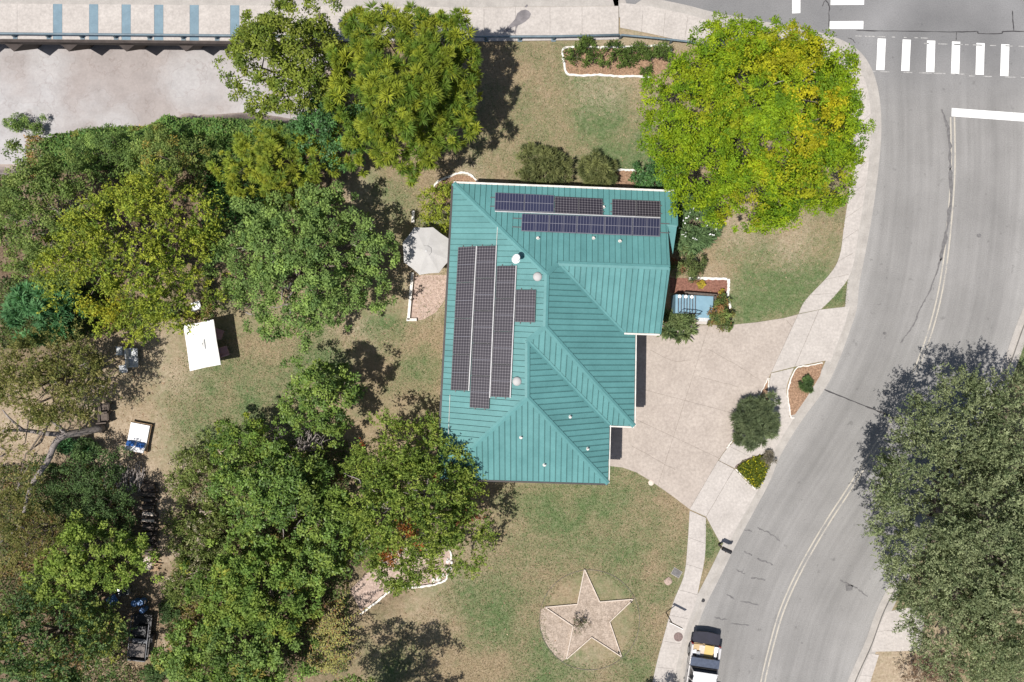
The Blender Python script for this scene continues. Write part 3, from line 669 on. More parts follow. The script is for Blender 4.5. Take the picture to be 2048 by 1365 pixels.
P1, P2_, P3, P4, E1 = inter3('W', 'N', 'E'), inter3('W', 'E', 'T'), inter3('W', 'T', 'F'), inter3('W', 'F', 'S'), inter3('N', 'E', 'G')
ZE0, ZE1 = 4.147, 3.925
cA, cS = inter2('W', 'N', ZE0), inter2('W', 'S', ZE0)
cB = on('N', 1352, 384.5); cQ = inter2('E', 'T', ZE1); cV2 = inter2('T', 'F', ZE1); cR = W(1216, 967.5, 4.02)
d = Vector((PL['N'][0], PL['N'][1], -1)).cross(Vector((PL['G'][0], PL['G'][1], -1))); E2 = E1 + d * ((8.205 - E1.x) / d.x)

def plane3(a, b_, c):
    n_ = (b_ - a).cross(c - a); return (-n_.x / n_.z, -n_.y / n_.z, a.z + (n_.x * a.x + n_.y * a.y) / n_.z)
PL['F'] = plane3(cR, cV2, P4); PL['S'] = plane3(cS, cR, P4); P3 = inter3('W', 'T', 'F')
cV1 = inter2('E', 'G', ZE1 + 0.31); cGE = on('G', 1320, 668); cET = on('E', 1270.5, 664)
nb1, nb2 = on('N', 1354, 452), on('N', 1333, 450)
roofs = dict(
    W=[cA, cS, P4, P3, P2_, P1], N=[cA, P1, E1, E2, nb2, nb1, cB], E=[P1, P2_, cQ, cET, cV1, E1], T=[P2_, P3, cV2, cQ], F=[P3, P4, cR, cV2], S=[P4, cS, cR], G=[E1, cV1, cGE, E2])
house = thing("house", W(1070, 660, 0), "house with teal standing seam metal roof, hips, valleys and roof solar panels", "house")
foot = [cA, cB, nb1 + Vector((0, -1.6, 0)), E2 + Vector((-.05, 0, 0)), cGE, Vector((cET.x, cGE.y, 0)), cQ, cV2, cR, cS]
fp = shrink([Vector((p.x, p.y)) for p in reversed(foot)], 0.45)
wm = MB(); wm.prism([(p.x, p.y) for p in fp], -0.1, 3.86); wm.build("wall", M['wall'], house)
# gable wall at the east end
ga, gb, gc = on('N', 1334, 420), on('G', 1322, 640), E2
gx_ = E2.x - 0.35
mb = MB(); tri = [(ga.y, 3.86), (gb.y, 3.86), (gb.y, gb.z - .12), (E2.y, E2.z - 0.12), (ga.y, ga.z - .12)]
mb.add([(gx_ - 0.12, y, z) for y, z in tri] + [(gx_, y, z) for y, z in tri], [(0, 1, 2, 3, 4)[::-1], (5, 6, 7, 8, 9)] + [(i, (i + 1) % 5, 5 + (i + 1) % 5, 5 + i) for i in range(5)])
mb.build("gable_wall", M['wall'], house)
# underlay decks (a little below the panels) as the roof part; panels and caps are its pieces
mb = MB()
for k, P in roofs.items():
    dn = Vector((0, 0, -0.035)); n = len(P)
    mb.add([p + dn for p in P] + [p + Vector((0, 0, -0.16)) for p in P], [tuple(range(n)), tuple(range(2 * n - 1, n - 1, -1))] + [(i, n + i, n + (i + 1) % n, (i + 1) % n) for i in range(n)])
roof = mb.build("roof", M['roof_gap'], house); roof["label"] = "teal standing seam metal roof"
SP = 0.302
for k, P in roofs.items():
    a, b_, c = PL[k]; up = Vector((a, b_, 0)).normalized(); e = Vector((up.y, -up.x, 0)); nrm = Vector((-a, -b_, 1)).normalized()
    ev = [p.dot(e) for p in P]; lo, hi = min(ev), max(ev); s = lo
    while s < hi:
        q = clip_half(list(P), e * (s + 0.011), e); q = clip_half(q, e * (s + SP - 0.011), -e) if len(q) > 2 else q
        if len(q) >= 3:
            ar = 0
            for i in range(1, len(q) - 1): ar += (q[i] - q[0]).cross(q[i + 1] - q[0]).length / 2
            if ar > 0.006:
                n = len(q); up_ = q[0:]; orient = sum(((q[i] - q[0]).cross(q[i + 1] - q[0]) for i in range(1, n - 1)), Vector()).dot(nrm)
                if orient < 0: q = q[::-1]
                mb = MB(); dn = nrm * 0.03
                mb.add(q + [p - dn for p in q], [tuple(range(n)), tuple(range(2 * n - 1, n - 1, -1))] + [(i, n + i, n + (i + 1) % n, (i + 1) % n)[::-1] for i in range(n)])
                # standing seam along the low-e edge
                ee = [p.dot(e) for p in q]; me_ = min(ee); ed = [p for p in q if p.dot(e) < me_ + 0.004]
                if len(ed) >= 2:
                    ed.sort(key=lambda p: p.dot(up)); A0, A1 = ed[0], ed[-1]
                    if (A1 - A0).length > 0.1: mb.bar(A0 + nrm * 0.018 + e * .009, A1 + nrm * 0.018 + e * .009, 0.018, 0.036)
                mb.build("roof_panel", M['roof'], roof)
        s += SP
def cap(a, b_, w=0.26, m=None, name="ridge_cap", rise=0.03):
    """bent sheet over a hip or ridge: two wings falling either side of a raised spine"""
    a, b_ = Vector(a), Vector(b_); d = (b_ - a).normalized(); s = d.cross(Vector((0, 0, 1))).normalized() * (w / 2)
    dz = Vector((0, 0, -w * 0.16)); u = Vector((0, 0, rise + 0.02)); th = Vector((0, 0, -0.03))
    V = [a + u, b_ + u, a + s + u + dz, b_ + s + u + dz, a - s + u + dz, b_ - s + u + dz]; V += [v + th for v in V]
    MB().add(V, [(0, 1, 3, 2), (1, 0, 4, 5), (8, 9, 7, 6), (11, 10, 6, 7), (2, 3, 9, 8), (5, 4, 10, 11), (0, 2, 8, 6), (4, 0, 6, 10), (3, 1, 7, 9), (1, 5, 11, 7)]).build(name, m or M['roof'], roof)
def valley(a, b_):
    a, b_ = Vector(a), Vector(b_); d = (b_ - a).normalized(); s = d.cross(Vector((0, 0, 1))).normalized() * 0.10; u = Vector((0, 0, 0.035))
    MB().add([a + u, b_ + u, a + s + u * 2.0, b_ + s + u * 2.0, a - s + u * 2.0, b_ - s + u * 2.0], [(0, 2, 3, 1), (1, 5, 4, 0)]).build("valley_flashing", M['roof'], roof)
for a, b_ in ((cA, P1), (P1, P2_), (P1, E1), (P2_, P3), (P3, P4), (P4, cS), (P4, cR), (P2_, cQ), (E1, E2)): cap(a, b_)
valley(E1, cV1); valley(P3, cV2)
# small return roof at the north-east corner
ra, rb, rc = nb2, nb1, W(1345.6, 509, 4.15)
mb = MB(); mb.add([ra, rb, rc, ra + Vector((0, 0, -.1)), rb + Vector((0, 0, -.1)), rc + Vector((0, 0, -.1))], [(0, 2, 1), (3, 4, 5), (0, 1, 4, 3), (1, 2, 5, 4), (2, 0, 3, 5)]); mb.build("return_roof", M['roof'], roof)
cap(ra + Vector((0, 0, -.02)), rb + Vector((0, 0, -.02)), 0.16)
# gutters and rake trims
def gutter(a, b_, m, out, w=0.11):
    d = (b_ - a); s = Vector((d.y, -d.x, 0)).normalized() * out
    MB().bar(a + s * 0.06 + Vector((0, 0, -0.09)), b_ + s * 0.06 + Vector((0, 0, -0.09)), w, 0.11).build("gutter", m, house)
gutter(cA, cB, M['gutter_white'], -1); gutter(cA, cS, M['gutter_dark'], 1); gutter(cS, cR, M['gutter_dark'], 1, 0.09); gutter(cV2, cR, M['gutter_white'], -1, 0.05)
gutter(cET, cQ, M['gutter_white'], -1, 0.06); gutter(cV2, cQ, M['gutter_white'], 1, 0.07); gutter(cV1, cGE, M['gutter_white'], 1, 0.09)
for a, b_ in ((E2, cGE), (nb2, E2), (cB, nb1)): MB().bar(a + Vector((.03, 0, -.07)), b_ + Vector((.03, 0, -.07)), 0.05, 0.15).build("rake_trim", M['roof'], house)
# roof fittings
def vent(p, px, py, h=0.28, r=0.045):
    c = on(p, px, py); v = MB(); v.lathe(c + Vector((0, 0, -.02)), [(r * 2.4, 0), (r * 2.2, 0.03), (r * 1.2, 0.06), (r, 0.07), (r, h)], 10); v.build("vent_pipe", M['gutter_white'], house, False)
for p, x, y in (('N', 1076, 477), ('N', 1187, 477), ('N', 1240, 483), ('N', 1207, 415), ('S', 1042, 875), ('S', 1089, 930), ('F', 1140, 834), ('F', 1175, 898)): vent(p, x, y)
c = on('W', 1033, 519); f = MB().lathe(c + Vector((0, 0, -.05)), [(0.26, 0), (0.22, 0.10), (0.13, 0.16), (0.12, 1.0)], 16).build("flue_pipe", M['white_metal'], house)
MB().lathe(c + Vector((0, 0, .90)), [(0.19, 0), (0.20, 0.05), (0.17, 0.16), (0.05, 0.22)], 16).build("flue_cap", M['white_metal'], f)
for x, y in ((1075, 554), (1034, 763)):
    c = on('W', x, y); dm = MB(); dm.lathe(c + Vector((0, 0, -.08)), [(0.24, 0), (0.24, 0.17), (0.22, 0.21), (0.17, 0.26), (0.08, 0.295), (0.01, 0.30)], 20); dm.build("skylight_dome", M['fabric_grey'], house, True)
for P in ([(900, 790), (897, 868)], ):
    a, b_ = on('W', *P[0]), on('W', *P[1]); MB().tube([a + Vector((0, 0, .04)), b_ + Vector((0, 0, .04))], 0.015, 6).build("conduit", M['gutter_white'], house)
a, b_ = on('W', 995, 455), on('W', 993, 491); MB().tube([a + Vector((0, 0, .04)), b_ + Vector((0, 0, .04))], 0.015, 6).build("conduit", M['gutter_white'], house)

# ------------------------------------------------------------------ solar panels
def uvquad(o, uv):
    l = o.data.uv_layers.new(name="UVMap")
    for i, c in enumerate(uv): l.data[i].uv = c
def module(parent, plane, C, cells, frame, mids, name="solar_panel"):
    """C: four plan pixels TL, TR, BR, BL of the module on a roof plane"""
    nrm = Vector((-PL[plane][0], -PL[plane][1], 1)).normalized(); Q = [on(plane, *c) + nrm * 0.13 for c in C]
    cen = sum(Q, Vector()) / 4
    Q = [cen + (q - cen) * 0.985 for q in Q]
    fr = MB(); dn = nrm * 0.04; Qo = [Q[3], Q[2], Q[1], Q[0]]
    n = 4
    fr.add(Qo + [p - dn for p in Qo], [(0, 1, 2, 3), (7, 6, 5, 4)] + [(i, 4 + i, 4 + (i + 1) % 4, (i + 1) % 4)[::-1] for i in range(4)])
    f = fr.build(name, frame, parent)
    wx, hy = (Q[1] - Q[0]).length, (Q[3] - Q[0]).length; iw, ih = 0.022 / wx, 0.022 / hy
    bil = lambda u, v: (Q[3].lerp(Q[2], u)).lerp(Q[0].lerp(Q[1], u), v)
    g = obj("cells", [bil(u, v) + nrm * 0.004 for u, v in ((iw, ih), (1 - iw, ih), (1 - iw, 1 - ih), (iw, 1 - ih))], [(0, 1, 2, 3)], cells, f)
    uvquad(g, [(0, 0), (wx, 0), (wx, hy), (0, hy)])
    mb = MB()
    for ax, t in mids:
        a, b_ = (bil(t, ih), bil(t, 1 - ih)) if ax == 'v' else (bil(iw, t), bil(1 - iw, t))
        mb.bar(a + nrm * 0.005, b_ + nrm * 0.005, 0.022, 0.006)
    if mids: mb.build("midline", M['alu_line'], f)
    return f
def lp(a, b_, t): return (a[0] + (b_[0] - a[0]) * t, a[1] + (b_[1] - a[1]) * t)
def column(parent, plane, C, n, cells, frame, mids, horiz=False):
    TL, TR, BR, BL = C
    for i in range(n):
        t0, t1 = i / n, (i + 1) / n
        if horiz: q = (lp(TL, TR, t0), lp(TL, TR, t1), lp(BL, BR, t1), lp(BL, BR, t0))
        else: q = (lp(TL, BL, t0), lp(TR, BR, t0), lp(TR, BR, t1), lp(TL, BL, t1))
        module(parent, plane, q, cells, frame, mids)
def rails(parent, plane, C, k=(0.25, 0.75), ext=3.0):
    TL, TR, BR, BL = C; nrm = Vector((-PL[plane][0], -PL[plane][1], 1)).normalized()
    for t in k:
        if plane == 'W': a, b_ = lp(TL, TR, t), lp(BL, BR, t)
        else: a, b_ = lp(TL, BL, t), lp(TR, BR, t)
        d = Vector((b_[0] - a[0], b_[1] - a[1])).normalized() * ext
        MB().bar(on(plane, a[0] - d.x, a[1] - d.y) + nrm * 0.06, on(plane, b_[0] + d.x, b_[1] + d.y) + nrm * 0.06, 0.04, 0.05).build("rail", M['alu_dark'], parent)
aw = thing("solar_array", on('W', 965, 655), "large array of dark solar panels in four columns on the west roof slope", "solar panels", "rooftop solar arrays")
colsW = [([(918, 495), (954.2, 493), (938, 782), (903, 780.6)], 4), ([(955.6, 493), (994, 492), (980, 818.5), (940.7, 815.7)], 5), ([(995.4, 532.6), (1034, 532), (1021, 796), (982.4, 794)], 4), ([(1033.2, 580), (1073.6, 580), (1071.5, 646), (1031, 645)], 1)]
for C, n in colsW:
    rails(aw, 'W', C); column(aw, 'W', C, n, M['cells_black'], M['alu_dark'], [('h', 0.5)])
for a, b_ in (((954.9, 493), (939.4, 782)), ((994.6, 492), (981.3, 796)), ((1034, 532), (1022, 796))):
    nrm = Vector((-PL['W'][0], -PL['W'][1], 1)).normalized(); MB().bar(on('W', *a) + nrm * .135, on('W', *b_) + nrm * .135, 0.05, 0.02).build("trim_strip", M['alu'], aw)
an1 = thing("solar_array", on('N', 1100, 410), "upper row of blue and black solar panels on the north slope left of the pipe", "solar panels", "rooftop solar arrays")
C = [(990, 387.7), (1108, 393.5), (1107.4, 428), (988.6, 423.3)]; rails(an1, 'N', C, ext=9); column(an1, 'N', C, 2, M['cells_blue'], M['alu_line'], [('h', 0.5), ('v', 0.5)], True)
C = [(1109, 395.2), (1204.7, 400), (1205.4, 433), (1108.4, 428.6)]; rails(an1, 'N', C); column(an1, 'N', C, 2, M['cells_black'], M['alu_dark'], [], True)
an2 = thing("solar_array", on('N', 1272, 419), "pair of black solar panels near the north-east roof corner", "solar panels", "rooftop solar arrays")
C = [(1223.4, 401), (1320, 405), (1320.7, 436.8), (1223.4, 433.3)]; rails(an2, 'N', C); column(an2, 'N', C, 2, M['cells_black'], M['alu_dark'], [], True)
an3 = thing("solar_array", on('N', 1180, 452), "long lower row of blue solar panels on the north slope", "solar panels", "rooftop solar arrays")
C = [(1043.4, 430), (1320.7, 439.5), (1319.5, 476), (1041.8, 464.8)]; rails(an3, 'N', C, ext=18); column(an3, 'N', C, 5, M['cells_blue'], M['alu_line'], [('h', 0.5), ('v', 0.5)], True)
nrm = Vector((-PL['N'][0], -PL['N'][1], 1)).normalized(); MB().bar(on('N', 990, 425.5) + nrm * .13, on('N', 1320, 438.4) + nrm * .13, 0.05, 0.02).build("trim_strip", M['alu'], an3)

# ------------------------------------------------------------------ porch steps
ps = thing("porch_steps", W(1385, 615, 0), "pale blue painted entrance steps and landing beside the driveway", "steps")
MB().prism([W2(1388, 592), W2(1424, 594), W2(1422, 640), W2(1388, 639)], -0.05, 0.36).build("landing", M['step_blue'], ps)
for i in range(7):
    x1, x0 = 1388 - i * 6.6, 1388 - (i + 1) * 6.6
    td = MB().prism([W2(x0 + .5, 592), W2(x1, 592), W2(x1 - .5, 628), W2(x0, 628)], -0.05, 0.36 + 0.15 * (i + 1)).build("tread", M['step_blue'], ps)
    zt_ = 0.36 + 0.15 * (i + 1); MB().bar(W(x1, 592.5, 0) + Vector((-.02, 0, zt_ + .004)), W(x1 - .5, 627.5, 0) + Vector((-.02, 0, zt_ + .004)), .045, .012).build("nosing", M['toolbox0'], td)
MB().prism([W2(1394, 636), W2(1415, 637), W2(1414, 644), W2(1394, 643)], -0.04, 0.365).build("mat", M['wicker_grey'], ps)
MB().prism([W2(1392, 639), W2(1421, 640), W2(1420, 650), W2(1392, 649)], -0.05, 0.18).build("lower_step", M['concrete'], ps)
mb = MB(); a, b_ = W(1394, 629.5, 0), W(1350, 627, 0)
mb.tube([a + Vector((0, 0, 0.36)), a + Vector((0, 0, 1.15)), b_ + Vector((0, 0, 2.1)), b_ + Vector((0, 0, 1.3))], 0.025, 6)
for k in (0.25, 0.5, 0.75):
    c = a.lerp(b_, k); mb.tube([c + Vector((0, 0, 0.4 + k * 0.9)), c + Vector((0, 0, 1.15 + k * .95))], 0.018, 6)
mb.build("handrail", M['black'], ps)
for x0, y0, x1, y1 in ((1366, 587, 1430, 592), (1426, 592, 1430, 640)):
    MB().bar(W(x0, y0, 0) + Vector((0, 0, .2)), W(x1, y1, 0) + Vector((0, 0, .2)), 0.13, 0.75).build("side_wall", M['dark_wood'], ps)
for i, x in enumerate((1350, 1364, 1378)):
    lamp = thing("path_light", W(x, 595.5, 0) + Vector((0, 0, 1.2 - i * .3)), "small white round light on the blue steps, %s from the landing" % ("third", "second", "nearest")[i], "light", "lights on the blue steps")
    c = ORG[lamp.name]; MB().tube([c, c + Vector((0, 0, .22))], 0.02, 6).build("stem", M['black'], lamp); MB().lathe(c + Vector((0, 0, .2)), [(0.05, 0), (0.11, .02), (0.10, .08), (0.03, .11)], 12).build("globe", M['white_metal'], lamp)

# ------------------------------------------------------------------ foliage machinery
def unit(a): return a / np.maximum(1e-9, np.linalg.norm(a, axis=-1, keepdims=True))
def rsph(rng, n): return unit(rng.normal(size=(n, 3)))
def leaf_mesh(name, C, D_, Nn, L, Wd, cols, m, parent, fold=0.15):
    """pointed four-sided leaves, one row per leaf"""
    D_ = unit(D_); S_ = unit(np.cross(D_, Nn)); U = np.cross(S_, D_)
    L = L[:, None]; Wd = Wd[:, None]
    v0 = C; v2 = C + D_ * L - U * L * 0.12; md = C + D_ * L * 0.45 + U * Wd * fold
    V = np.stack([v0, md + S_ * Wd / 2, v2, md - S_ * Wd / 2], 1).reshape(-1, 3)
    off = np.array(ORG[parent.name]) if parent is not None else np.zeros(3)
    F = np.arange(len(V)).reshape(-1, 4)
    me = bpy.data.meshes.new(name); np_mesh(me, V - off, F, np.repeat(cols, 4, 0)); setmat(me, m)
    return link(name, me, parent)
LEAFK = 1.62
def pal(rng, n, colors, jit=0.18):
    """colours: list of (rgb, weight)"""
    w = np.array([c[1] for c in colors], float); k = rng.choice(len(colors), n, p=w / w.sum())
    c = np.array([c[0] for c in colors])[k]
    k2 = rng.choice(len(colors), n, p=w / w.sum()); c2 = np.array([c_[0] for c_ in colors])[k2]
    t = rng.random((n, 1)) * 0.5
    c = np.where((c[:, 1] > .95 * c[:, 0])[:, None], c * np.array([.95, 1.03, .80]), c); c2 = np.where((c2[:, 1] > .95 * c2[:, 0])[:, None], c2 * np.array([.95, 1.03, .80]), c2)
    return LEAFK * (c * (1 - t) + c2 * t) * (1 + rng.normal(size=(n, 1)) * jit).clip(0.5, 1.6)
def crown_leaves(rng, lobes, kind, colors, dens=6.0, nleaf=42, rc=0.5, L=0.2, Wd=0.1, gaps=0.0, patches=(), inner=0.25, droop=0.0, flat_=0.65, bough=0.62, nbf=1.9):
    lob = np.array(lobes, float); Cs, Os = [], []; nleaf = int(nleaf * 1.25); L = L * .86; Wd = Wd * (.86 if kind != 'star' else 1)
    for cx, cy, cz, rx_, ry_, rz_ in lob:
        n = int(dens * 2.2 * (rx_ * ry_) * 3.0 / 2) + 4; rb = float(np.clip(.42 * math.sqrt(rx_ * ry_), .10, bough)); R3 = np.array([rx_, ry_, rz_])
        nb = int(nbf * rx_ * ry_ / rb ** 2) + 5
        ub = rsph(rng, nb * 4); ub = ub[ub[:, 2] > -0.3][:nb]; nb = len(ub)
        bc = np.array([cx, cy, cz]) + ub * R3 * rng.uniform(0.70, 1.0, (nb, 1)); on_ = unit(ub / R3)
        br_ = rb * rng.uniform(.65, 1.25, nb); wgt = br_ ** 2 / (br_ ** 2).sum(); k = rng.choice(nb, n, p=wgt)
        u = unit(rsph(rng, n) + on_[k] * 0.8 + np.array([0, 0, .35])); p = bc[k] + u * (br_[k] * rng.uniform(.6, 1.05, n))[:, None] * np.array([1, 1, .8])
        ii = rng.random(n) < inner * .5; p[ii] = (np.array([cx, cy, cz]) + rsph(rng, n) * R3 * rng.uniform(.1, .7, (n, 1)))[ii]
        Cs.append(p); Os.append(unit(u + on_[k] * .5))
    P = np.concatenate(Cs); O = np.concatenate(Os)
    dmin = np.full(len(P), 9.0); cnt = np.zeros(len(P))
    for cx, cy, cz, rx_, ry_, rz_ in lob:
        d = np.linalg.norm((P - np.array([cx, cy, cz])) / np.array([rx_, ry_, rz_]), axis=1); cnt += d < 0.6
    keep = (cnt == 0) | (rng.random(len(P)) < 0.25)
    if gaps > 0: keep &= fbm(P[:, 0] + P[:, 2] * .4, P[:, 1], 0.8, 31) > (0.30 + gaps * 0.25)
    P, O = P[keep], O[keep]; n = len(P)
    cc = pal(rng, n, colors, 0.10); cc *= (0.86 + 0.28 * fbm(P[:, 0], P[:, 1], 0.45, 33))[:, None]
    for px, py, rad, col, pr in patches:
        sc = HC / (HC - P[:, 2]); ix = 1024 + P[:, 0] * S0 * sc; iy = 682.5 - P[:, 1] * S0 * sc
        w = (np.hypot(ix - px, iy - py) < rad * rng.uniform(0.7, 1.15, n)) & (rng.random(n) < pr)
        cc[w] = np.array(col) * (1 + rng.normal(size=(w.sum(), 1)) * 0.14)
    up = np.array([0, 0, 1.0])
    c = np.repeat(P, nleaf, 0); o = np.repeat(O, nleaf, 0); col = np.repeat(cc, nleaf, 0); m = len(c)
    rcs = np.repeat(rc * .85 * rng.uniform(0.65, 1.3, n), nleaf)[:, None]
    if kind == 'round':
        u = unit(rsph(rng, m) + o * 0.7); r = rng.random((m, 1)) ** 0.4
        pos = c + u * r * rcs * np.array([1, 1, flat_]); ax = unit(rsph(rng, m) + u * 0.5 - up * droop); nn = unit(u * 0.7 + up * 0.5 + rsph(rng, m) * 0.6)
        ln = L * rng.uniform(0.6, 1.35, m); wn = Wd * rng.uniform(0.7, 1.3, m)
    elif kind == 'star':
        t = rsph(rng, m); t = unit(t + o * 0.55 + up * 0.15); ax = t; pos = c + t * rcs * rng.uniform(0.0, 0.35, (m, 1)); nn = unit(up + rsph(rng, m) * 0.4)
        ln = (rcs[:, 0] * rng.uniform(0.7, 1.2, m)) * 1.0; wn = Wd * rng.uniform(0.7, 1.3, m)
        inn = 1 - np.abs((rng.random(m)))[:, None] * 0.25; col = col * inn
    else:   # shoots
        ns = 4; sid = np.tile(np.arange(nleaf) % ns, n); key = np.repeat(np.arange(n), nleaf) * ns + sid
        sd = unit(rsph(rng, n * ns) + np.repeat(O, ns, 0) * 1.0 + up * 0.25); so = rsph(rng, n * ns) * 0.45
        d = sd[key]; t = rng.random((m, 1)); pos = c + so[key] * rcs + d * t * rcs * 1.7
        ax = unit(d * 0.55 + rsph(rng, m)); nn = unit(rsph(rng, m) + up * 0.6); ln = L * rng.uniform(0.6, 1.3, m); wn = Wd * rng.uniform(0.7, 1.3, m)
    col = col * (1 + rng.normal(size=(m, 1)) * 0.11).clip(0.6, 1.5)
    return pos, ax, nn, ln, wn, col.clip(0.004, 0.9)
def auto_lobes(rng, cen, rx_, ry_, z0, z1, k, rim=0.42):
    """one broad main mass and k uneven lobes round and on top of it"""
    zc = (z0 + z1) / 2; rz_ = (z1 - z0) / 2; out = [(cen[0], cen[1], zc, rx_ * 0.80, ry_ * 0.80, rz_ * 0.95)]
    a0 = rng.random() * 6.28
    for i in range(k):
        a = a0 + i * 2 * math.pi / k + rng.uniform(-.25, .25); rr = rng.uniform(0.52, 0.70); f = rim * rng.uniform(0.75, 1.2)
        out.append((cen[0] + math.cos(a) * rx_ * rr, cen[1] + math.sin(a) * ry_ * rr, zc + rng.uniform(-.45, .15) * rz_, rx_ * f, ry_ * f, rz_ * rng.uniform(0.45, 0.7)))
    for i in range(max(2, k // 2)):
        a = rng.random() * 6.28; rr = rng.uniform(0.1, 0.45)
        out.append((cen[0] + math.cos(a) * rx_ * rr, cen[1] + math.sin(a) * ry_ * rr, z1 - rz_ * rng.uniform(.25, .6), rx_ * .34, ry_ * .34, rz_ * .5))
    return out
def limb_path(rng, a, b_, n=5, w=0.12):
    a, b_ = Vector(a), Vector(b_); L = (b_ - a).length; out = []
    for i in range(n + 1):
        t = i / n; p = a.lerp(b_, t) + Vector((0, 0, L * 0.10 * math.sin(math.pi * t)))
        if 0 < i < n: p += Vector(rng.normal(size=3)) * L * w * 0.35
        out.append(p)
    return out
def tree(name, px, py, rxp, ryp, z0, z1, label, kind='round', colors=None, k=7, trunk_r=0.16, seed=1, group=None, cat="tree", m='leaf', bark='bark', extra=(), base=None, twigs=0, **kw):
    rng = np.random.default_rng(seed); zc = (z0 + z1) / 2 + 0.25 * (z1 - z0)
    c = W(px, py, zc); f = (1 - zc / HC) / S0 * (.93 if z1 > 3 else 1.0); rx_, ry_ = rxp * f, ryp * f
    b0 = W(*base) if base else Vector((c.x, c.y, 0)); b0.z = hz(b0.x, b0.y) - 0.05
    t = thing(name, b0, label, cat, group)
    lob = auto_lobes(rng, (c.x, c.y), rx_, ry_, z0, z1, k)
    for ex, ey, er, ez in extra:
        e = W(ex, ey, ez); lob.append((e.x, e.y, ez, er * f, er * f, er * f * 0.7))
    tm = MB(); fork = Vector((b0.x * .5 + c.x * .5, b0.y * .5 + c.y * .5, max(z0 * 0.75 if z0 > 0 else z0, b0.z + 0.25)))
    tm.tube(limb_path(rng, b0, fork, 4, 0.10), [trunk_r * q for q in (1.35, 1.05, 0.95, 0.9, 0.85)], 8)
    for l in lob[1:]:
        e = Vector((l[0], l[1], l[2])); tm.tube(limb_path(rng, fork, e, 5), [trunk_r * q for q in (.62, .5, .4, .3, .2, .1)], 6)
        for _ in range(2):
            s_ = Vector(fork).lerp(e, rng.uniform(.5, .9)); d = Vector(rsph(rng, 1)[0]); d.z = abs(d.z); tm.tube([s_, s_ + d * max(l[3], .3) * .5, s_ + d * max(l[3], .3) * .9], [trunk_r * .2, trunk_r * .13, trunk_r * .05], 5)
    tm.build("trunk", M[bark], t, True)
    if twigs:
        for _ in range(twigs):
            l = lob[rng.integers(len(lob))]; u = rsph(rng, 1)[0]; u[2] = abs(u[2]) + .3; u = unit(u)
            e = Vector((l[0] + u[0] * l[3] * 1.05, l[1] + u[1] * l[4] * 1.05, l[2] + u[2] * l[5] * 1.05)); s_ = Vector((l[0], l[1], l[2])).lerp(e, .35)
            MB().tube(limb_path(rng, s_, e, 4, .25), [.05, .04, .03, .02, .01], 5).build("bare_branch", M['pale_bark'], t, True)
    leaf_mesh("crown", *crown_leaves(rng, lob, kind, colors, **kw), M[m], t)
    return t
OAK = [((0.12, 0.14, 0.026), 3), ((0.155, 0.165, 0.034), 2), ((0.075, 0.10, 0.022), 2)]
STAR = [((0.145, 0.165, 0.022), 3), ((0.22, 0.225, 0.03), 1.8), ((0.075, 0.115, 0.02), 3.5)]
GLOSSY = [((0.043, 0.092, 0.036), 3), ((0.065, 0.13, 0.046), 2), ((0.03, 0.065, 0.028), 2)]
FEATH = [((0.17, 0.195, 0.03), 3), ((0.22, 0.22, 0.032), 2), ((0.11, 0.15, 0.03), 2)]
CURLY = [((0.19, 0.21, 0.035), 3), ((0.24, 0.24, 0.04), 2), ((0.10, 0.135, 0.03), 2)]
SAGE = [((0.12, 0.165, 0.06), 3), ((0.16, 0.21, 0.07), 2), ((0.075, 0.115, 0.045), 2)]
OLIVE = [((0.115, 0.15, 0.05), 3), ((0.155, 0.18, 0.065), 2), ((0.075, 0.105, 0.038), 2)]
TEAL = [((0.065, 0.15, 0.075), 3), ((0.10, 0.195, 0.105), 2), ((0.04, 0.10, 0.055), 1)]
DULL = [((0.125, 0.12, 0.045), 3), ((0.175, 0.16, 0.06), 2), ((0.075, 0.085, 0.032), 2)]
DEEP = [((0.055, 0.085, 0.04), 3), ((0.08, 0.12, 0.05), 2), ((0.04, 0.06, 0.03), 2)]
LIME = [((0.135, 0.175, 0.04), 3), ((0.18, 0.21, 0.055), 2), ((0.08, 0.115, 0.03), 2)]
BLUEG = [((0.085, 0.125, 0.06), 3), ((0.12, 0.155, 0.06), 2), ((0.05, 0.085, 0.045), 2), ((0.17, 0.17, 0.045), 1)]
BRIGHT = [((0.092, 0.138, 0.036), 3), ((0.14, 0.175, 0.044), 2), ((0.055, 0.09, 0.028), 2)]
MAPLE = [((0.118, 0.168, 0.010), 4), ((0.170, 0.205, 0.010), 3), ((0.070, 0.120, 0.010), 2.5)]
LIVEOAK = [((0.138, 0.150, 0.098), 3), ((0.195, 0.202, 0.140), 2), ((0.084, 0.10, 0.062), 2)]
G = "trees of the wooded west side"
tree("oak_tree", 562, 112, 118, 122, 4.2, 8.4, "olive green oak by the bridge, over the creek bed", 'round', OAK, 8, .2, 11, G, dens=6.5, rc=.42, L=.18, Wd=.10, gaps=.2, nleaf=46, extra=((470, 160, 35, 5.5), (525, 60, 35, 6.5), (640, 20, 32, 7)))
tree("chinaberry_tree", 798, 158, 165, 180, 3.4, 9.2, "large tree with yellow-tipped starry leaf tufts beside the bridge walkway", 'star', STAR, 10, .24, 12, G, dens=7.5, rc=.40, Wd=.05, nleaf=48, inner=.25, extra=((905, 60, 40, 7), (690, 250, 45, 5), (840, 310, 40, 4.5), (920, 150, 35, 5.2), (915, 240, 32, 4.4)))
tree("glossy_tree", 652, 258, 78, 88, 2.6, 6.4, "small glossy dark green tree tucked below the starry-leaved tree", 'round', GLOSSY, 6, .12, 13, G, m='gloss_leaf', dens=6, rc=.36, L=.17, Wd=.10, nleaf=44, gaps=.1)
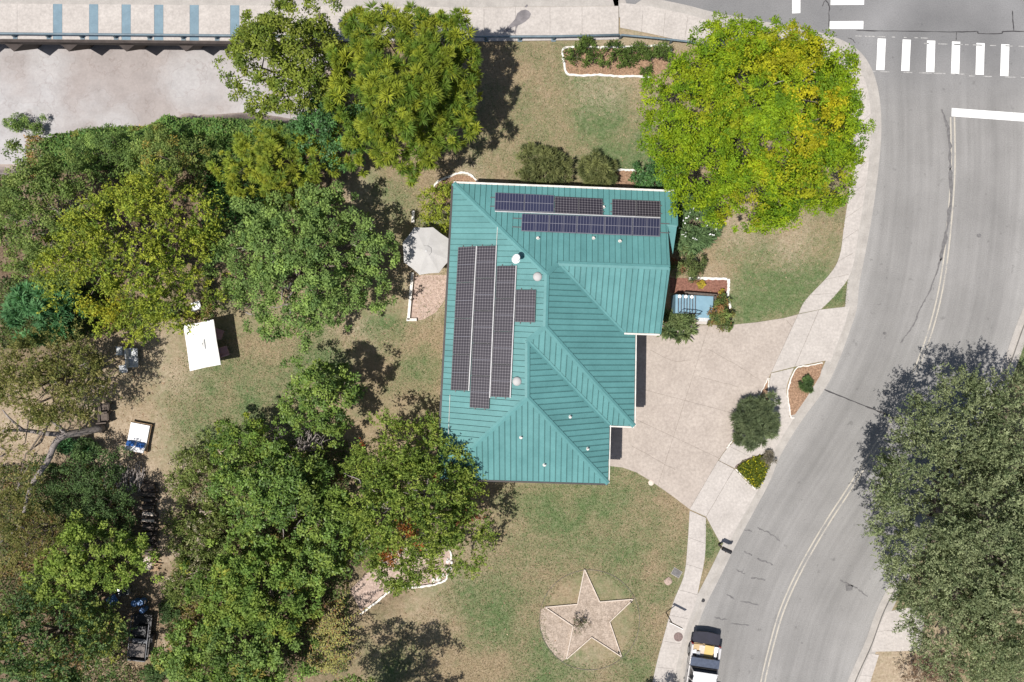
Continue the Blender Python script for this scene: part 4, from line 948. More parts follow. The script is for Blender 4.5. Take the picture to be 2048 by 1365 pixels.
tree("feathery_tree", 552, 318, 116, 80, 2.2, 6.2, "yellow-olive feathery tree in the thicket left of the lawn", 'star', FEATH, 8, .14, 14, G, dens=8, rc=.30, Wd=.04, nleaf=46, extra=((455, 335, 30, 4),))
tree("curly_tree", 252, 508, 172, 176, 3.6, 8.2, "broad yellow-green tree with upright curled shoots near the white square parasol", 'shoot', CURLY, 10, .24, 15, G, dens=5.4, rc=.40, L=.15, Wd=.085, nleaf=46, gaps=.12, patches=((200, 620, 50, (.36, .34, .03), .6),), extra=((390, 450, 40, 6), (330, 370, 40, 6.5), (250, 640, 45, 4.5), (120, 520, 45, 5)))
tree("sage_tree", 596, 532, 182, 156, 2.4, 7.0, "wide grey-green tree with open twiggy crown left of the octagonal parasol", 'round', SAGE, 11, .22, 16, G, dens=6.2, rc=.36, L=.16, Wd=.10, nleaf=46, gaps=.34, twigs=18, patches=((700, 490, 14, (.26, .13, .05), .8),), extra=((480, 620, 42, 4.5), (600, 660, 42, 4), (740, 470, 34, 5.5), (520, 430, 42, 5.5)))
tree("olive_tree", 60, 430, 140, 150, 2.6, 6.6, "loose olive tree with bare white branches at the left edge below the creek", 'round', OLIVE, 9, .18, 17, G, dens=6.5, rc=.42, L=.16, Wd=.085, nleaf=46, gaps=.2, twigs=16, bark='pale_bark')
tree("brown_green_tree", 335, 312, 95, 62, 1.2, 4.4, "brownish green bushy tree on the bank behind the curled-shoot tree", 'round', OLIVE + [((0.22, 0.16, 0.035), .5)], 7, .12, 18, G, dens=6, rc=.36, L=.15, Wd=.07, nleaf=44)
tree("green_bank_tree", 215, 305, 85, 58, 0.6, 3.4, "fresh green bush on the creek bank above the olive tree", 'round', SAGE, 6, .10, 19, G, dens=6.5, rc=.34, L=.13, Wd=.06, nleaf=44)
tree("shaded_tree", 455, 400, 80, 60, 0.6, 3.0, "dark shaded undergrowth tree between the feathery and grey-green trees", 'round', GLOSSY, 6, .1, 20, G, dens=6, rc=.36, L=.15, Wd=.08, nleaf=40)
tree("teal_tree", 72, 622, 78, 66, 1.6, 4.4, "blue-green feathery young tree at the left edge", 'star', TEAL, 6, .09, 21, G, dens=6, rc=.42, Wd=.06, nleaf=46)
tree("mesquite_tree", 85, 760, 125, 92, 2.2, 5.4, "sparse olive leaning tree with a thick bare forked trunk on sandy ground", 'shoot', DULL, 9, .15, 22, G, dens=7.5, rc=.44, L=.16, Wd=.065, nleaf=50, gaps=.16, twigs=16, extra=((25, 905, 40, 4.2), (40, 960, 32, 4), (15, 1030, 30, 3.8), (150, 735, 40, 4.6), (60, 740, 50, 4.8)))
tree("dark_bush_tree", 150, 965, 108, 70, 0.7, 2.7, "dark low bush under the forked bare trunk", 'round', DEEP, 7, .1, 23, G, dens=5.6, rc=.36, L=.13, Wd=.07, nleaf=42)
tree("dull_brush_tree", 55, 1075, 85, 90, 2.2, 4.8, "brownish fuzzy brush tree at the lower left edge", 'shoot', DULL, 7, .12, 24, G, dens=5.2, rc=.38, L=.12, Wd=.045, nleaf=50, twigs=10)
tree("lime_tree", 178, 1118, 118, 82, 2.6, 5.6, "bright yellow-green tree above the cluttered clearing", 'round', LIME, 8, .15, 25, G, dens=5.4, rc=.36, L=.16, Wd=.11, nleaf=44, gaps=.26, extra=((95, 1170, 38, 4.5), (255, 1075, 30, 4.5)))
tree("shadow_tree", 200, 1030, 70, 48, 1.4, 3.6, "small dark tree between the log pile and the bright tree", 'round', DEEP, 6, .1, 26, G, dens=5.5, rc=.34, L=.13, Wd=.07, nleaf=42)
tree("cedar_tree", 70, 1300, 140, 112, 2.6, 6.2, "dusky blue-green tree in the bottom left corner", 'shoot', BLUEG, 9, .18, 27, G, dens=7.5, rc=.42, L=.17, Wd=.09, nleaf=46, gaps=.05)
tree("low_cedar_tree", 190, 1255, 52, 52, 1.0, 3.2, "small dusky tree beside the black trailer", 'shoot', BLUEG, 6, .09, 28, G, dens=7, rc=.34, L=.14, Wd=.075, nleaf=42)
tree("laurel_tree", 636, 797, 88, 80, 1.8, 6.0, "dense dark green tree casting a shadow on the middle lawn", 'round', BRIGHT, 7, .16, 29, G, m='gloss_leaf', dens=6, rc=.34, L=.18, Wd=.10, nleaf=44, extra=((690, 765, 26, 5), (650, 850, 40, 3.6), (585, 840, 30, 3.4)))
tree("small_laurel_tree", 480, 885, 72, 52, 1.4, 4.6, "yellow-topped green tree at the lawn edge left of the dead branches", 'round', BRIGHT + [((.17, .19, .03), 2)], 6, .12, 30, G, dens=6, rc=.34, L=.16, Wd=.09, nleaf=44, gaps=.1)
tree("thicket_tree", 545, 990, 138, 108, 2.0, 6.2, "broad bright green tree in the middle of the lower thicket", 'round', BRIGHT, 9, .2, 31, G, m='gloss_leaf', dens=7, rc=.38, L=.19, Wd=.11, nleaf=46, gaps=.2, twigs=10)
tree("tall_thicket_tree", 640, 1075, 82, 112, 1.8, 6.0, "bright green tree between the thicket and the red-tipped tree", 'round', BRIGHT, 8, .17, 32, G, m='gloss_leaf', dens=7, rc=.36, L=.19, Wd=.11, nleaf=46, gaps=.18)
tree("spotted_tree", 505, 1180, 162, 96, 2.2, 6.0, "green tree with yellow leaf clusters in the lower thicket", 'round', BRIGHT + [((.19, .185, .04), 1.0), ((.14, .185, .05), 2)], 10, .18, 33, G, dens=7, rc=.34, L=.19, Wd=.115, nleaf=44, gaps=.25)
tree("lower_tree", 470, 1320, 165, 92, 1.6, 5.4, "green leafy tree along the bottom edge of the thicket", 'round', SAGE + BRIGHT + [((.18, .155, .04), .6)], 9, .17, 34, G, dens=7, rc=.34, L=.19, Wd=.115, nleaf=44, gaps=.22)
tree("red_tipped_tree", 824, 1028, 152, 168, 2.2, 7.0, "round green tree with scattered red leaf tips at the house's south-west corner", 'shoot', [((0.13, 0.165, 0.04), 3), ((0.18, 0.20, 0.05), 2), ((0.075, 0.11, 0.03), 2)], 10, .2, 35, G, dens=7, rc=.42, L=.17, Wd=.085, nleaf=50, gaps=.12, twigs=22, bark='pale_bark',
     patches=((735, 872, 22, (.30, .085, .03), .8), (938, 1000, 16, (.20, .075, .04), .55), (938, 1035, 18, (.20, .075, .04), .55), (815, 1065, 20, (.26, .10, .03), .7), (785, 1105, 14, (.30, .11, .03), .8), (865, 965, 12, (.20, .08, .035), .45), (905, 930, 16, (.22, .10, .03), .6)),
     extra=((885, 945, 38, 5.2), (935, 1045, 34, 4.2), (790, 1130, 40, 3.8), (720, 1090, 30, 4)))
tree("offside_tree", 712, 1495, 122, 112, 3.6, 8.6, "leafy tree standing at the bottom edge that shades the lower lawn", 'round', OLIVE, 9, .2, 36, G, dens=4.4, rc=.42, L=.18, Wd=.10, nleaf=40, gaps=.3)
tree("ash_tree", 1530, 226, 242, 236, 3.2, 10.6, "big bright yellow-green tree at the street corner", 'round', MAPLE, 15, .32, 40, dens=8.8, rc=.38, L=.15, Wd=.085, nleaf=46, inner=.08, bough=.55, nbf=3.4, gaps=.0, twigs=8,
     patches=((1585, 115, 70, (.34, .34, .015), .5), (1520, 110, 60, (.30, .33, .015), .45), (1640, 225, 55, (.40, .37, .015), .6), (1615, 275, 40, (.36, .35, .015), .5), (1550, 340, 50, (.33, .35, .015), .5), (1450, 210, 60, (.27, .31, .015), .35), (1390, 170, 50, (.27, .33, .015), .4), (1480, 420, 50, (.29, .31, .015), .4), (1640, 360, 50, (.28, .30, .015), .35)))
tree("live_oak_tree", 2026, 1080, 228, 322, 2.4, 9.6, "huge grey-green live oak overhanging the street on the right", 'shoot', LIVEOAK, 15, .4, 41, dens=6.6, rc=.46, L=.17, Wd=.07, nleaf=52, inner=.15, bark='bark', bough=.55, nbf=2.3,
     extra=((1875, 895, 55, 5.2), (1862, 990, 55, 5.2), (1850, 1085, 52, 5.2), (1850, 1170, 52, 5.2), (1870, 1255, 56, 5.0), (1935, 835, 55, 5.2), (2010, 810, 55, 5.6), (2070, 880, 90, 6.4), (1905, 1310, 55, 4.4)))
tree("round_shrub_tree", 1318, 1440, 40, 36, 1.0, 3.2, "small round street tree just past the bottom edge beside the pavement", 'round', OLIVE, 6, .07, 42, dens=6, rc=.3, L=.13, Wd=.07, nleaf=40)
# bare leaning trunk of the mesquite: limbs that show below its thin crown
mq = [o for o in COL.objects if o.name.startswith("mesquite_tree")][0]
mb = MB()
mb.tube(smooth_line([W(202, 858, 0.0), W(198, 857, 0.5), W(165, 864, 1.4), W(132, 870, 2.2), W(111, 886, 2.6), W(95, 923, 3.1), W(71, 957, 3.5), W(59, 983, 3.8), W(48, 1026, 4.1)], 4), [.26 - .005 * i for i in range(33)], 9)
mb.tube(smooth_line([W(132, 870, 2.2), W(92, 867, 2.8), W(47, 861, 3.3), W(5, 862, 3.8)], 4), [.17 - .009 * i for i in range(13)], 8)
mb.tube(smooth_line([W(132, 870, 2.2), W(116, 851, 2.8), W(100, 836, 3.3), W(112, 806, 3.8)], 4), [.13 - .008 * i for i in range(13)], 8)
mb.tube(smooth_line([W(47, 861, 3.3), W(20, 838, 3.8), W(5, 820, 4.1)], 4), [.08 - .006 * i for i in range(9)], 7)
mb.build("leaning_trunk", M['pale_bark'], mq, True)

# ------------------------------------------------------------------ shrubs
def shrub(name, px, py, rxp, ryp, h, label, kind, colors, seed, k=5, cat="shrub", group=None, **kw):
    kw.setdefault('dens', 9); kw.setdefault('bough', .3); kw.setdefault('nbf', 2.6); kw.setdefault('rc', .26); kw.setdefault('L', .13); kw.setdefault('Wd', .06); kw.setdefault('nleaf', 44)
    return tree(name, px, py, rxp, ryp, 0.08, h, label, kind, colors, k, .045, seed, group, cat, **kw)
GREYG = [((0.085, 0.10, 0.065), 3), ((0.12, 0.135, 0.09), 2), ((0.055, 0.068, 0.045), 2)]
DARKOL = [((0.105, 0.108, 0.052), 3), ((0.145, 0.145, 0.07), 2), ((0.06, 0.068, 0.032), 2)]
shrub("myrtle_bush", 1090, 334, 58, 44, 2.1, "large dark olive spiky bush on the lawn above the north eave", 'star', DARKOL, 51, 7, dens=7, rc=.34, Wd=.035, nleaf=56)
shrub("myrtle_bush", 1197, 343, 34, 36, 1.8, "smaller dark olive spiky bush beside the tan bed above the eave", 'star', DARKOL, 52, 6, dens=7, rc=.34, Wd=.035, nleaf=56)
shrub("glossy_bush", 1313, 352, 50, 36, 2.0, "dense glossy dark green bush by the north-east roof corner", 'round', GLOSSY, 53, 6, m='gloss_leaf', L=.14, Wd=.10)
ol = shrub("oleander_bush", 1394, 442, 46, 60, 2.5, "long-leaved bush dotted with white flowers beside the east gable", 'star', [((.075, .115, .06), 3), ((.11, .155, .085), 2), ((.045, .075, .04), 1)], 54, 7, dens=6, rc=.50, Wd=.055, nleaf=34, nbf=2.0, bough=.4)
fm = MB(); rr = np.random.default_rng(5)
for _ in range(30):
    a = rr.random() * 6.28; q = math.sqrt(rr.random()); c = W(1394 + 40 * q * math.cos(a), 442 + 52 * q * math.sin(a), 1.9 + .95 * (1 - q))
    for _ in range(2):
        d = Vector(rsph(rr, 1)[0]) * .05; fm.lathe(c + d, [(.01, 0), (.035, .02), (.04, .04), (.012, .055)], 6)
fm.build("flowers", M['cushion_white'], ol)["kind"] = "stuff"
shrub("red_flower_bush", 1377, 525, 32, 42, 1.6, "dark bush with pink-red blooms above the entrance bed", 'round', [((.06, .075, .035), 3), ((.09, .105, .045), 2), ((.26, .07, .06), 1.0)], 55, 6, L=.14, Wd=.06)
shrub("broadleaf_plant", 1350, 651, 36, 28, 0.9, "broad strappy-leaved plant at the foot of the blue steps by the driveway", 'star', [((.10, .125, .06), 3), ((.15, .17, .09), 2), ((.05, .07, .035), 2)], 56, 6, dens=5, rc=.42, Wd=.09, nleaf=26)
shrub("croton_bush", 1441, 630, 22, 36, 1.2, "green and rust coloured bush right of the blue landing", 'round', [((.10, .12, .045), 3), ((.20, .09, .045), 2), ((.05, .07, .03), 2)], 57, 5, L=.16, Wd=.07)
shrub("clipped_bush", 1516, 844, 47, 44, 1.5, "rounded dense grey-green bush on the street pavement", 'star', GREYG, 58, 8, dens=11, rc=.34, Wd=.035, nleaf=60, nbf=3.0, extra=((1492, 868, 22, .8), (1542, 818, 22, .9)))
shrub("yucca_plant", 1614, 771, 12, 12, 0.5, "small dark spiky plant alone in the long mulch bed", 'star', DEEP, 59, 3, dens=12, rc=.22, Wd=.03)
shrub("grass_tuft", 1538, 916, 11, 12, 0.5, "grey dry grass tuft at the tip of the yellow flower patch", 'star', [((.16, .14, .11), 2), ((.10, .09, .07), 2)], 60, 3, cat="grass tuft", dens=14, rc=.2, Wd=.02)
shrub("yellow_green_bush", 880, 410, 40, 46, 2.0, "yellow-green bush against the north-west roof corner", 'shoot', CURLY, 61, 6, L=.11, Wd=.055, nleaf=50)
shrub("star_shrub", 1162, 1249, 17, 15, 0.7, "twiggy dry shrub in the centre of the star bed", 'shoot', [((.12, .11, .085), 2), ((.15, .10, .075), 1.5), ((.08, .085, .055), 2)], 62, 4, dens=4, rc=.18, L=.07, Wd=.028, gaps=.3)
for i, (x, y, a, b_, h, lab) in enumerate(((1152, 113, 19, 20, 1.0, "leftmost leafy shrub in the stone-edged north bed"), (1172, 86, 11, 9, .7, "small leafy shrub poking over the top border of the north bed"), (1190, 117, 18, 18, .95, "second large shrub of the north bed, right of the leftmost"), (1227, 106, 17, 23, 1.1, "tall oval shrub in the middle of the north bed"),
        (1259, 115, 13, 13, .7, "little open shrub right of the oval one in the north bed"), (1281, 102, 14, 12, .8, "small shrub near the top border in the right half of the north bed"), (1302, 115, 15, 14, .8, "low shrub left of the last one in the north bed"), (1325, 107, 17, 20, 1.0, "rightmost shrub of the north bed, next to the big yellow-green tree"), (1291, 139, 7, 7, .35, "tiny twiggy seedling near the lower border of the north bed"))):
    shrub("bed_shrub", x, y, a, b_, h, lab, 'shoot', [((.07, .10, .03), 3), ((.10, .13, .04), 2), ((.04, .06, .02), 2)], 70 + i, 5, group="shrubs of the north bed", dens=11, rc=.20, L=.12, Wd=.055, gaps=.3, bough=.3)
for i, (x, y, a, b_, h, lab) in enumerate(((392, 950, 60, 72, 1.9, "upper flowering bush with pale dry blooms by the sandy path"), (392, 1068, 62, 78, 1.8, "middle flowering bush with pink-white blooms by the sandy path"), (372, 1165, 40, 48, 1.5, "lowest flowering bush with pale blooms by the sandy path"))):
    shrub("flowering_bush", x, y, a, b_, h, lab, 'shoot', [((.13, .155, .055), 4), ((.18, .19, .08), 2), ((.40, .32, .29), 1.0), ((.075, .095, .035), 2)], 80 + i, 7, group="flowering bushes by the path", dens=9, rc=.34, L=.14, Wd=.065, gaps=.15)
shrub("brown_bush", 1868, 1348, 66, 42, 1.3, "dry brown bush on bare soil in the bottom right", 'shoot', [((.13, .085, .06), 3), ((.20, .14, .095), 2), ((.07, .05, .035), 2)], 84, 6, L=.10, Wd=.04)
shrub("green_brush", 2000, 1362, 60, 30, 1.0, "low green brush behind the brown bush", 'round', LIVEOAK, 85, 6)
for i, (x, y, r, lab) in enumerate(((126, 893, 13, "little blue-green sprig left below the leaning trunk"), (166, 902, 22, "larger blue-green sprig right below the leaning trunk"))):
    shrub("blue_green_sprig", x, y, r, r, .9, lab, 'star', TEAL, 86 + i, 4, group="blue-green sprigs", dens=7, rc=.26, Wd=.04)
for i, (x, y, r, lab) in enumerate(((1402, 570, 8, "round clump of yellow flowers in the red mulch bed"), (1443, 587, 6, "smaller pale yellow flower clump near the bed corner"))):
    shrub("flower_clump", x, y, r, r, .32, lab, 'round', [((.30, .235, .03), 4), ((.22, .18, .04), 1)], 90 + i, 3, cat="flowers", group="yellow flower clumps", dens=30, rc=.1, L=.07, Wd=.05)
for i, (x, y, r) in enumerate(((30, 246, 20), (65, 247, 24))):
    tree("creek_bush", x, y, r, r * .8, -2.95, -2.1, ("leftmost", "second")[i] + " small grey-green bush on the rocky creek edge", 'round', SAGE, 4, .04, 94 + i, "creek edge bushes", "shrub", dens=10, rc=.26, L=.12, Wd=.06, gaps=.15)

def leaf_cover(name, pts, h, colors, seed, m, label, L, Wd, cat=None, kind=None, lean=.6, nper=1):
    """ground cover: leaves scattered over given ground points"""
    rng = np.random.default_rng(seed); P = np.repeat(np.array(pts), nper, 0); n = len(P)
    P = P + np.concatenate([rng.normal(size=(n, 2)) * .05, rng.random((n, 1)) * h], 1)
    o = leaf_mesh(name, P, unit(rsph(rng, n) * lean + np.array([0, 0, .35])), unit(rsph(rng, n) * .5 + np.array([0, 0, 1.0])), L * rng.uniform(.6, 1.4, n), Wd * rng.uniform(.7, 1.3, n), pal(rng, n, colors, .2).clip(.004, .9), m, None)
    return tag(o, label, cat, None, kind)
def scatter(poly_px, n, rng, z=None):
    P = np.array([W2(*p) for p in poly_px]); lo, hi = P.min(0), P.max(0); q = rng.uniform(lo, hi, (n * 4, 2)); q = q[inside(q[:, 0], q[:, 1], P)][:n]
    zz = hz_arr(q[:, 0], q[:, 1]) if z is None else np.full(len(q), z); return np.concatenate([q, zz[:, None]], 1)
rng = np.random.default_rng(77)
fl_px = [(1473, 936), (1486, 925), (1513, 914), (1533, 911), (1538, 922), (1526, 955), (1511, 976)]
leaf_cover("flower_patch", scatter(fl_px, 5200, rng, 0.0), .30, [((.055, .07, .012), 4), ((.085, .09, .015), 2), ((.44, .38, .015), .6)], 78, M['leaf'], "low patch of yellow-flowered ground cover at the kerb", .12, .06, cat="flower bed")
# vines tumbling down the creek bank: mounded leaf mass
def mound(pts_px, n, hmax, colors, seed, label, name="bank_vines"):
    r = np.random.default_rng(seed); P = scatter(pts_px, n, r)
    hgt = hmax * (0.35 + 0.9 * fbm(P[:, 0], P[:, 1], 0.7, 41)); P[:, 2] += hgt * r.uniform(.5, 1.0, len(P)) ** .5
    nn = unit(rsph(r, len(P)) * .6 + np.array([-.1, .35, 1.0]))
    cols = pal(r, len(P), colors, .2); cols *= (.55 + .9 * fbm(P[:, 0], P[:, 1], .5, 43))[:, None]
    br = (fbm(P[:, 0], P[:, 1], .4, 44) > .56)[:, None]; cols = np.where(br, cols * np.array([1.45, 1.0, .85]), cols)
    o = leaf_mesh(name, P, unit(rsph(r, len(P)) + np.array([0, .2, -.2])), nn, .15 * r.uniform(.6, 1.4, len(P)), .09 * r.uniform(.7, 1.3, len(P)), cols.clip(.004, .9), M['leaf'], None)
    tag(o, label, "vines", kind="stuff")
mound([(40, 275), (70, 250), (160, 240), (240, 236), (330, 230), (400, 240), (470, 240), (560, 242), (600, 262), (600, 345), (400, 345), (100, 345)], 52000, 1.3, [((.085, .135, .04), 3), ((.055, .11, .04), 2), ((.115, .16, .055), 2), ((.14, .13, .06), .4)], 79, "vines and ground cover spilling down the creek bank")
mound([(0, 250), (90, 262), (110, 345), (0, 380)], 3800, .5, [((.12, .13, .06), 3), ((.17, .14, .08), 2)], 80, "thin weeds on the rocky creek bank", "bank_weeds")
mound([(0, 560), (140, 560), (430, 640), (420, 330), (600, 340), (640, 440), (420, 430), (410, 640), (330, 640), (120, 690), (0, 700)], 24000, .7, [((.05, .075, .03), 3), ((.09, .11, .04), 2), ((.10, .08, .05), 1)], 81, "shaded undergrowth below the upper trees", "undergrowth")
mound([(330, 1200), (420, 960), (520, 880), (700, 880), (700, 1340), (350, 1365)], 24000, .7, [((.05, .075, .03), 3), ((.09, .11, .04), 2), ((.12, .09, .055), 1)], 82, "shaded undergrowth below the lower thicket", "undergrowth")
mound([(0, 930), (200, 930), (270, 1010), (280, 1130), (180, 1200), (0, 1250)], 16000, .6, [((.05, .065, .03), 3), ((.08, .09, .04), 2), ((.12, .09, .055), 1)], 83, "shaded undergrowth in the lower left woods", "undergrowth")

# grass blades over the lawns (uncountable): one mesh
yard = [[(745, 90), (1125, 88), (1420, 100), (1700, 120), (1690, 450), (1655, 545), (1595, 628), (1463, 648), (1463, 556), (1360, 556), (1352, 384), (907, 367), (890, 660), (880, 800), (700, 800), (560, 860), (350, 900), (330, 800), (340, 720), (500, 660), (700, 640), (840, 640), (820, 420), (745, 380)],
        [(960, 970), (1216, 970), (1216, 934), (1272, 946), (1348, 996), (1378, 1022), (1372, 1110), (1345, 1203), (1310, 1339), (1295, 1400), (780, 1400), (760, 1300), (900, 1160), (905, 1090)], [(1412, 1038), (1438, 1086), (1402, 1162), (1410, 1114)], [(1645, 618), (1695, 560), (1698, 610)], [(2050, 660), (2022, 735), (1990, 815), (2080, 815), (2110, 660)]]
gp = np.concatenate([scatter(p, n, rng) for p, n in zip(yard, (110000, 62000, 500, 500, 2500))])
hole = inside(gp[:, 0], gp[:, 1], [(p.x, p.y) for p in fp])
star_c = W(1179, 1240); hole |= np.hypot(gp[:, 0] - star_c.x, gp[:, 1] - star_c.y) < 2.6
gp = gp[~hole]
gi = np.clip(((gp[:, 0] + 36) / 0.2).astype(int) + 6, 0, nx - 1); gj = np.clip(((gp[:, 1] + 25) / 0.2).astype(int) + 6, 0, ny - 1)
gg_ = green[gj, gi]; bb_ = bare[gj, gi]; kk = rng.random(len(gp)) > bb_ * .9; gp, gg_ = gp[kk], gg_[kk]; n = len(gp)
isg = (rng.random(n) < gg_ * 1.1)[:, None]
gc = np.where(isg, np.array([.10, .15, .055]), np.array([.29, .23, .142])) * rng.uniform(.6, 1.35, (n, 1))
gl = leaf_mesh("grass", gp, unit(np.concatenate([rng.normal(size=(n, 2)) * .7, rng.uniform(.25, .8, (n, 1))], 1)), unit(rsph(rng, n) * .5 + np.array([0, 0, 1.0])), rng.uniform(.05, .11, n) * (1 + (rng.random(n) > .93) * 1.0), rng.uniform(.015, .03, n) * (1 + (rng.random(n) > .93) * .8), gc, M['dry_leaf'], None)
tag(gl, "short patchy grass of the lawns", kind="stuff")
# fallen leaves, pale specks
fp_pts = np.concatenate([scatter(P, n, rng) for P, n in (([(690, 370), (850, 370), (900, 440), (880, 640), (690, 720)], 900), ([(0, 690), (330, 690), (340, 950), (0, 950)], 1800), ([(1360, 390), (1690, 390), (1650, 545), (1400, 600)], 380), ([(900, 90), (1400, 90), (1300, 360), (900, 360)], 420), ([(780, 1080), (1340, 1040), (1300, 1365), (780, 1365)], 350), ([(330, 660), (700, 660), (700, 800), (340, 900)], 350), ([(100, 1200), (320, 1140), (340, 1365), (100, 1365)], 2200))])
n = len(fp_pts); fp_pts[:, 2] += .02
o = leaf_mesh("fallen_leaves", fp_pts, unit(np.concatenate([rng.normal(size=(n, 2)), rng.normal(size=(n, 1)) * .15], 1)), unit(rsph(rng, n) * .35 + np.array([0, 0, 1.0])), rng.uniform(.05, .15, n), rng.uniform(.02, .07, n), pal(rng, n, [((.22, .17, .115), 3), ((.17, .115, .075), 2), ((.12, .075, .05), 1.5)], .2), M['dry_leaf'], None)
tag(o, "scattered dry fallen leaves", kind="stuff")

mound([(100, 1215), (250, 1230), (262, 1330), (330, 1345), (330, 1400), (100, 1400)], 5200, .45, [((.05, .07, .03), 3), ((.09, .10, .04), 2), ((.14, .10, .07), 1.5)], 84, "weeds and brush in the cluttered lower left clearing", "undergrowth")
for i_, (x_, y_, a_, b_, lab_) in enumerate(((338, 1335, 26, 24, 'low bush at the bottom end of the sandy path'), (306, 1352, 24, 18, 'low bush right below the black trailer'), (336, 1225, 16, 22, 'small bush on the sandy path right of the drums'))):
    shrub("path_bush", x_, y_, a_, b_, .8, lab_, 'round', DEEP, 180 + i_, 4, group="bushes along the sandy path")
# frondy sumac on the lower thicket edge and the dead branches
fr = thing("frond_plant", W(690, 1300, 0), "plant with long yellow-green drooping fronds over the lower lawn shadow", "plant")
rg = np.random.default_rng(99); C_, D2, N2, L2, W3, K2 = [], [], [], [], [], []
st_m = MB()
for i in range(34):
    a = rg.uniform(-.75, .95); s = W(rg.uniform(610, 665), rg.uniform(1240, 1345), rg.uniform(2.0, 3.2)); L_ = rg.uniform(1.2, 2.2); d = Vector((math.cos(a), math.sin(a) * .9, .25)); prev = None; pts = []
    for k in range(13):
        t = k / 12; p = s + d * L_ * t + Vector((0, 0, -.9 * t * t * L_ * .55)); pts.append(p)
        for sd in (-1, 1):
            for _ in range(2):
                C_.append(p + Vector(rg.normal(size=3)) * .03); D2.append(d + Vector((-d.y, d.x, 0)) * sd * 1.3 + Vector((0, 0, -.2))); N2.append((0, 0, 1)); L2.append(rg.uniform(.12, .22) * (1.1 - .6 * t)); W3.append(.05); K2.append(np.array((.34, .33, .10)) * rg.uniform(.6, 1.25) if rg.random() < .85 else np.array((.30, .17, .06)))
    st_m.tube(pts[::3], .012, 4)
st_m.tube([W(640, 1300, 0), W(638, 1298, 2.2)], .06, 6); st_m.build("stem", M['bark'], fr)
leaf_mesh("fronds", np.array(C_), np.array(D2), np.array(N2, float), np.array(L2), np.array(W3), np.array(K2), M['leaf'], fr)
for (x, y, r, z, lab, sd) in ((618, 888, 34, 3.4, "bare grey dead branches fanned out between the lower thicket trees", 5), (548, 868, 24, 2.2, "thin pale dead twigs at the lawn edge beside the fanned branches", 6)):
    db = thing("dead_branches", W(x, y + 8, 0), lab, "dead branches"); r2 = np.random.default_rng(sd); mb = MB(); b0 = W(x, y + 14, 0); c = W(x, y + 10, z * .55); mb.tube([b0, c], [.09, .07], 6)
    for i in range(26):
        a = r2.uniform(-.4, 3.5); q = r * r2.uniform(.5, 1.15); e = W(x + q * math.cos(a), y - q * math.sin(a) * .9, z * r2.uniform(.8, 1.1)); pth = limb_path(r2, c, e, 5, .22); mb.tube(pth, [.045, .036, .03, .022, .015, .006], 5)
        for _ in range(3):
            s_ = pth[r2.integers(2, 5)]; mb.tube([s_, s_ + Vector(r2.normal(size=3)) * .22 + Vector((0, 0, .08))], [.014, .005], 4)
    mb.build("branches", M['deadwood'], db, True)

# ------------------------------------------------------------------ planting beds and borders
def bed(name, P, m, label, z=0.018):
    pts = [V2(*p) for p in P]
    o = flat(name, [(p.x, p.y) for p in pts], z, M[m], None); return tag(o, label, "flower bed")
def border(parent_name, P, label, m='stone_white', w=0.11, h=0.10, closed=False, jit=.02):
    pts = smooth_line([W2(*p) for p in P], 6); pts = [Vector((p.x + R.uniform(-jit, jit), p.y + R.uniform(-jit, jit))) for p in pts]
    mb = MB(); mb.ribbon(pts, [w * R.uniform(.75, 1.3) for _ in pts], h, h + .05)
    mb.V = [(x, y, z + R.uniform(-.015, .015)) if z > 0 else (x, y, z) for x, y, z in mb.V]
    return tag(mb.build(parent_name, M[m]), label, "border")
bed("mulch_bed", [(1127, 99), (1180, 95), (1260, 96), (1338, 93), (1342, 110), (1330, 140), (1303, 156), (1240, 152), (1180, 152), (1134, 148), (1128, 125)], 'mulch_tan', "tan mulch bed with shrubs below the bridge railing")
border("stone_border", [(1303, 156), (1270, 153), (1240, 154), (1200, 151), (1165, 152), (1135, 149), (1129, 132), (1125, 112), (1128, 98), (1160, 95), (1200, 96), (1250, 95), (1300, 93), (1330, 93), (1341, 100), (1340, 118)], "white painted stone border around the north bed")
bed("mulch_bed", [(868, 380), (880, 362), (912, 350), (945, 354), (960, 368), (950, 400), (870, 410)], 'mulch_tan', "tan mulch bed behind the curved white border at the north-west roof corner")
border("stone_border", [(866, 379), (872, 368), (884, 360), (900, 354), (918, 347), (934, 348), (946, 355), (957, 367)], "curved white stone border at the north-west roof corner")
bed("mulch_bed", [(1228, 343), (1272, 341), (1280, 352), (1278, 375), (1226, 375)], 'mulch_tan', "small tan bed between the bushes above the eave")
border("stone_border", [(1226, 342), (1238, 341), (1255, 341), (1274, 342)], "short white stone border between the bushes above the eave")
bed("mulch_bed", [(1340, 556), (1456, 559), (1461, 615), (1455, 650), (1428, 650), (1432, 588), (1340, 586)], 'mulch_red', "red-brown mulch bed around the blue steps")
border("stone_border", [(1378, 558), (1400, 557), (1425, 558), (1454, 558.5)], "white border along the top of the red-brown bed", w=.14)
border("stone_border", [(1456, 559), (1456.5, 575), (1455, 592), (1458, 606), (1460, 618)], "white border along the right side of the red-brown bed", w=.14)
bed("gravel_bed", [(880, 1082), (893, 1092), (904, 1115), (901, 1142), (892, 1160), (850, 1171), (790, 1172), (770, 1186), (722, 1224), (700, 1180), (760, 1120), (820, 1090)], 'gravel_pink', "pinkish stone bed under the red-tipped tree")
border("stone_border", [(876, 1078), (884, 1087), (896, 1096), (902, 1108), (902, 1120)], "upper right piece of white border by the pinkish stone bed", w=.09)
border("stone_border", [(903, 1122), (902, 1136), (896, 1148), (890, 1160), (870, 1168), (848, 1172), (820, 1174), (792, 1174), (778, 1183), (758, 1200), (742, 1212), (730, 1221), (722, 1227)], "long white border curving below the pinkish stone bed", w=.11, h=.16)
for i in range(16):
    pass
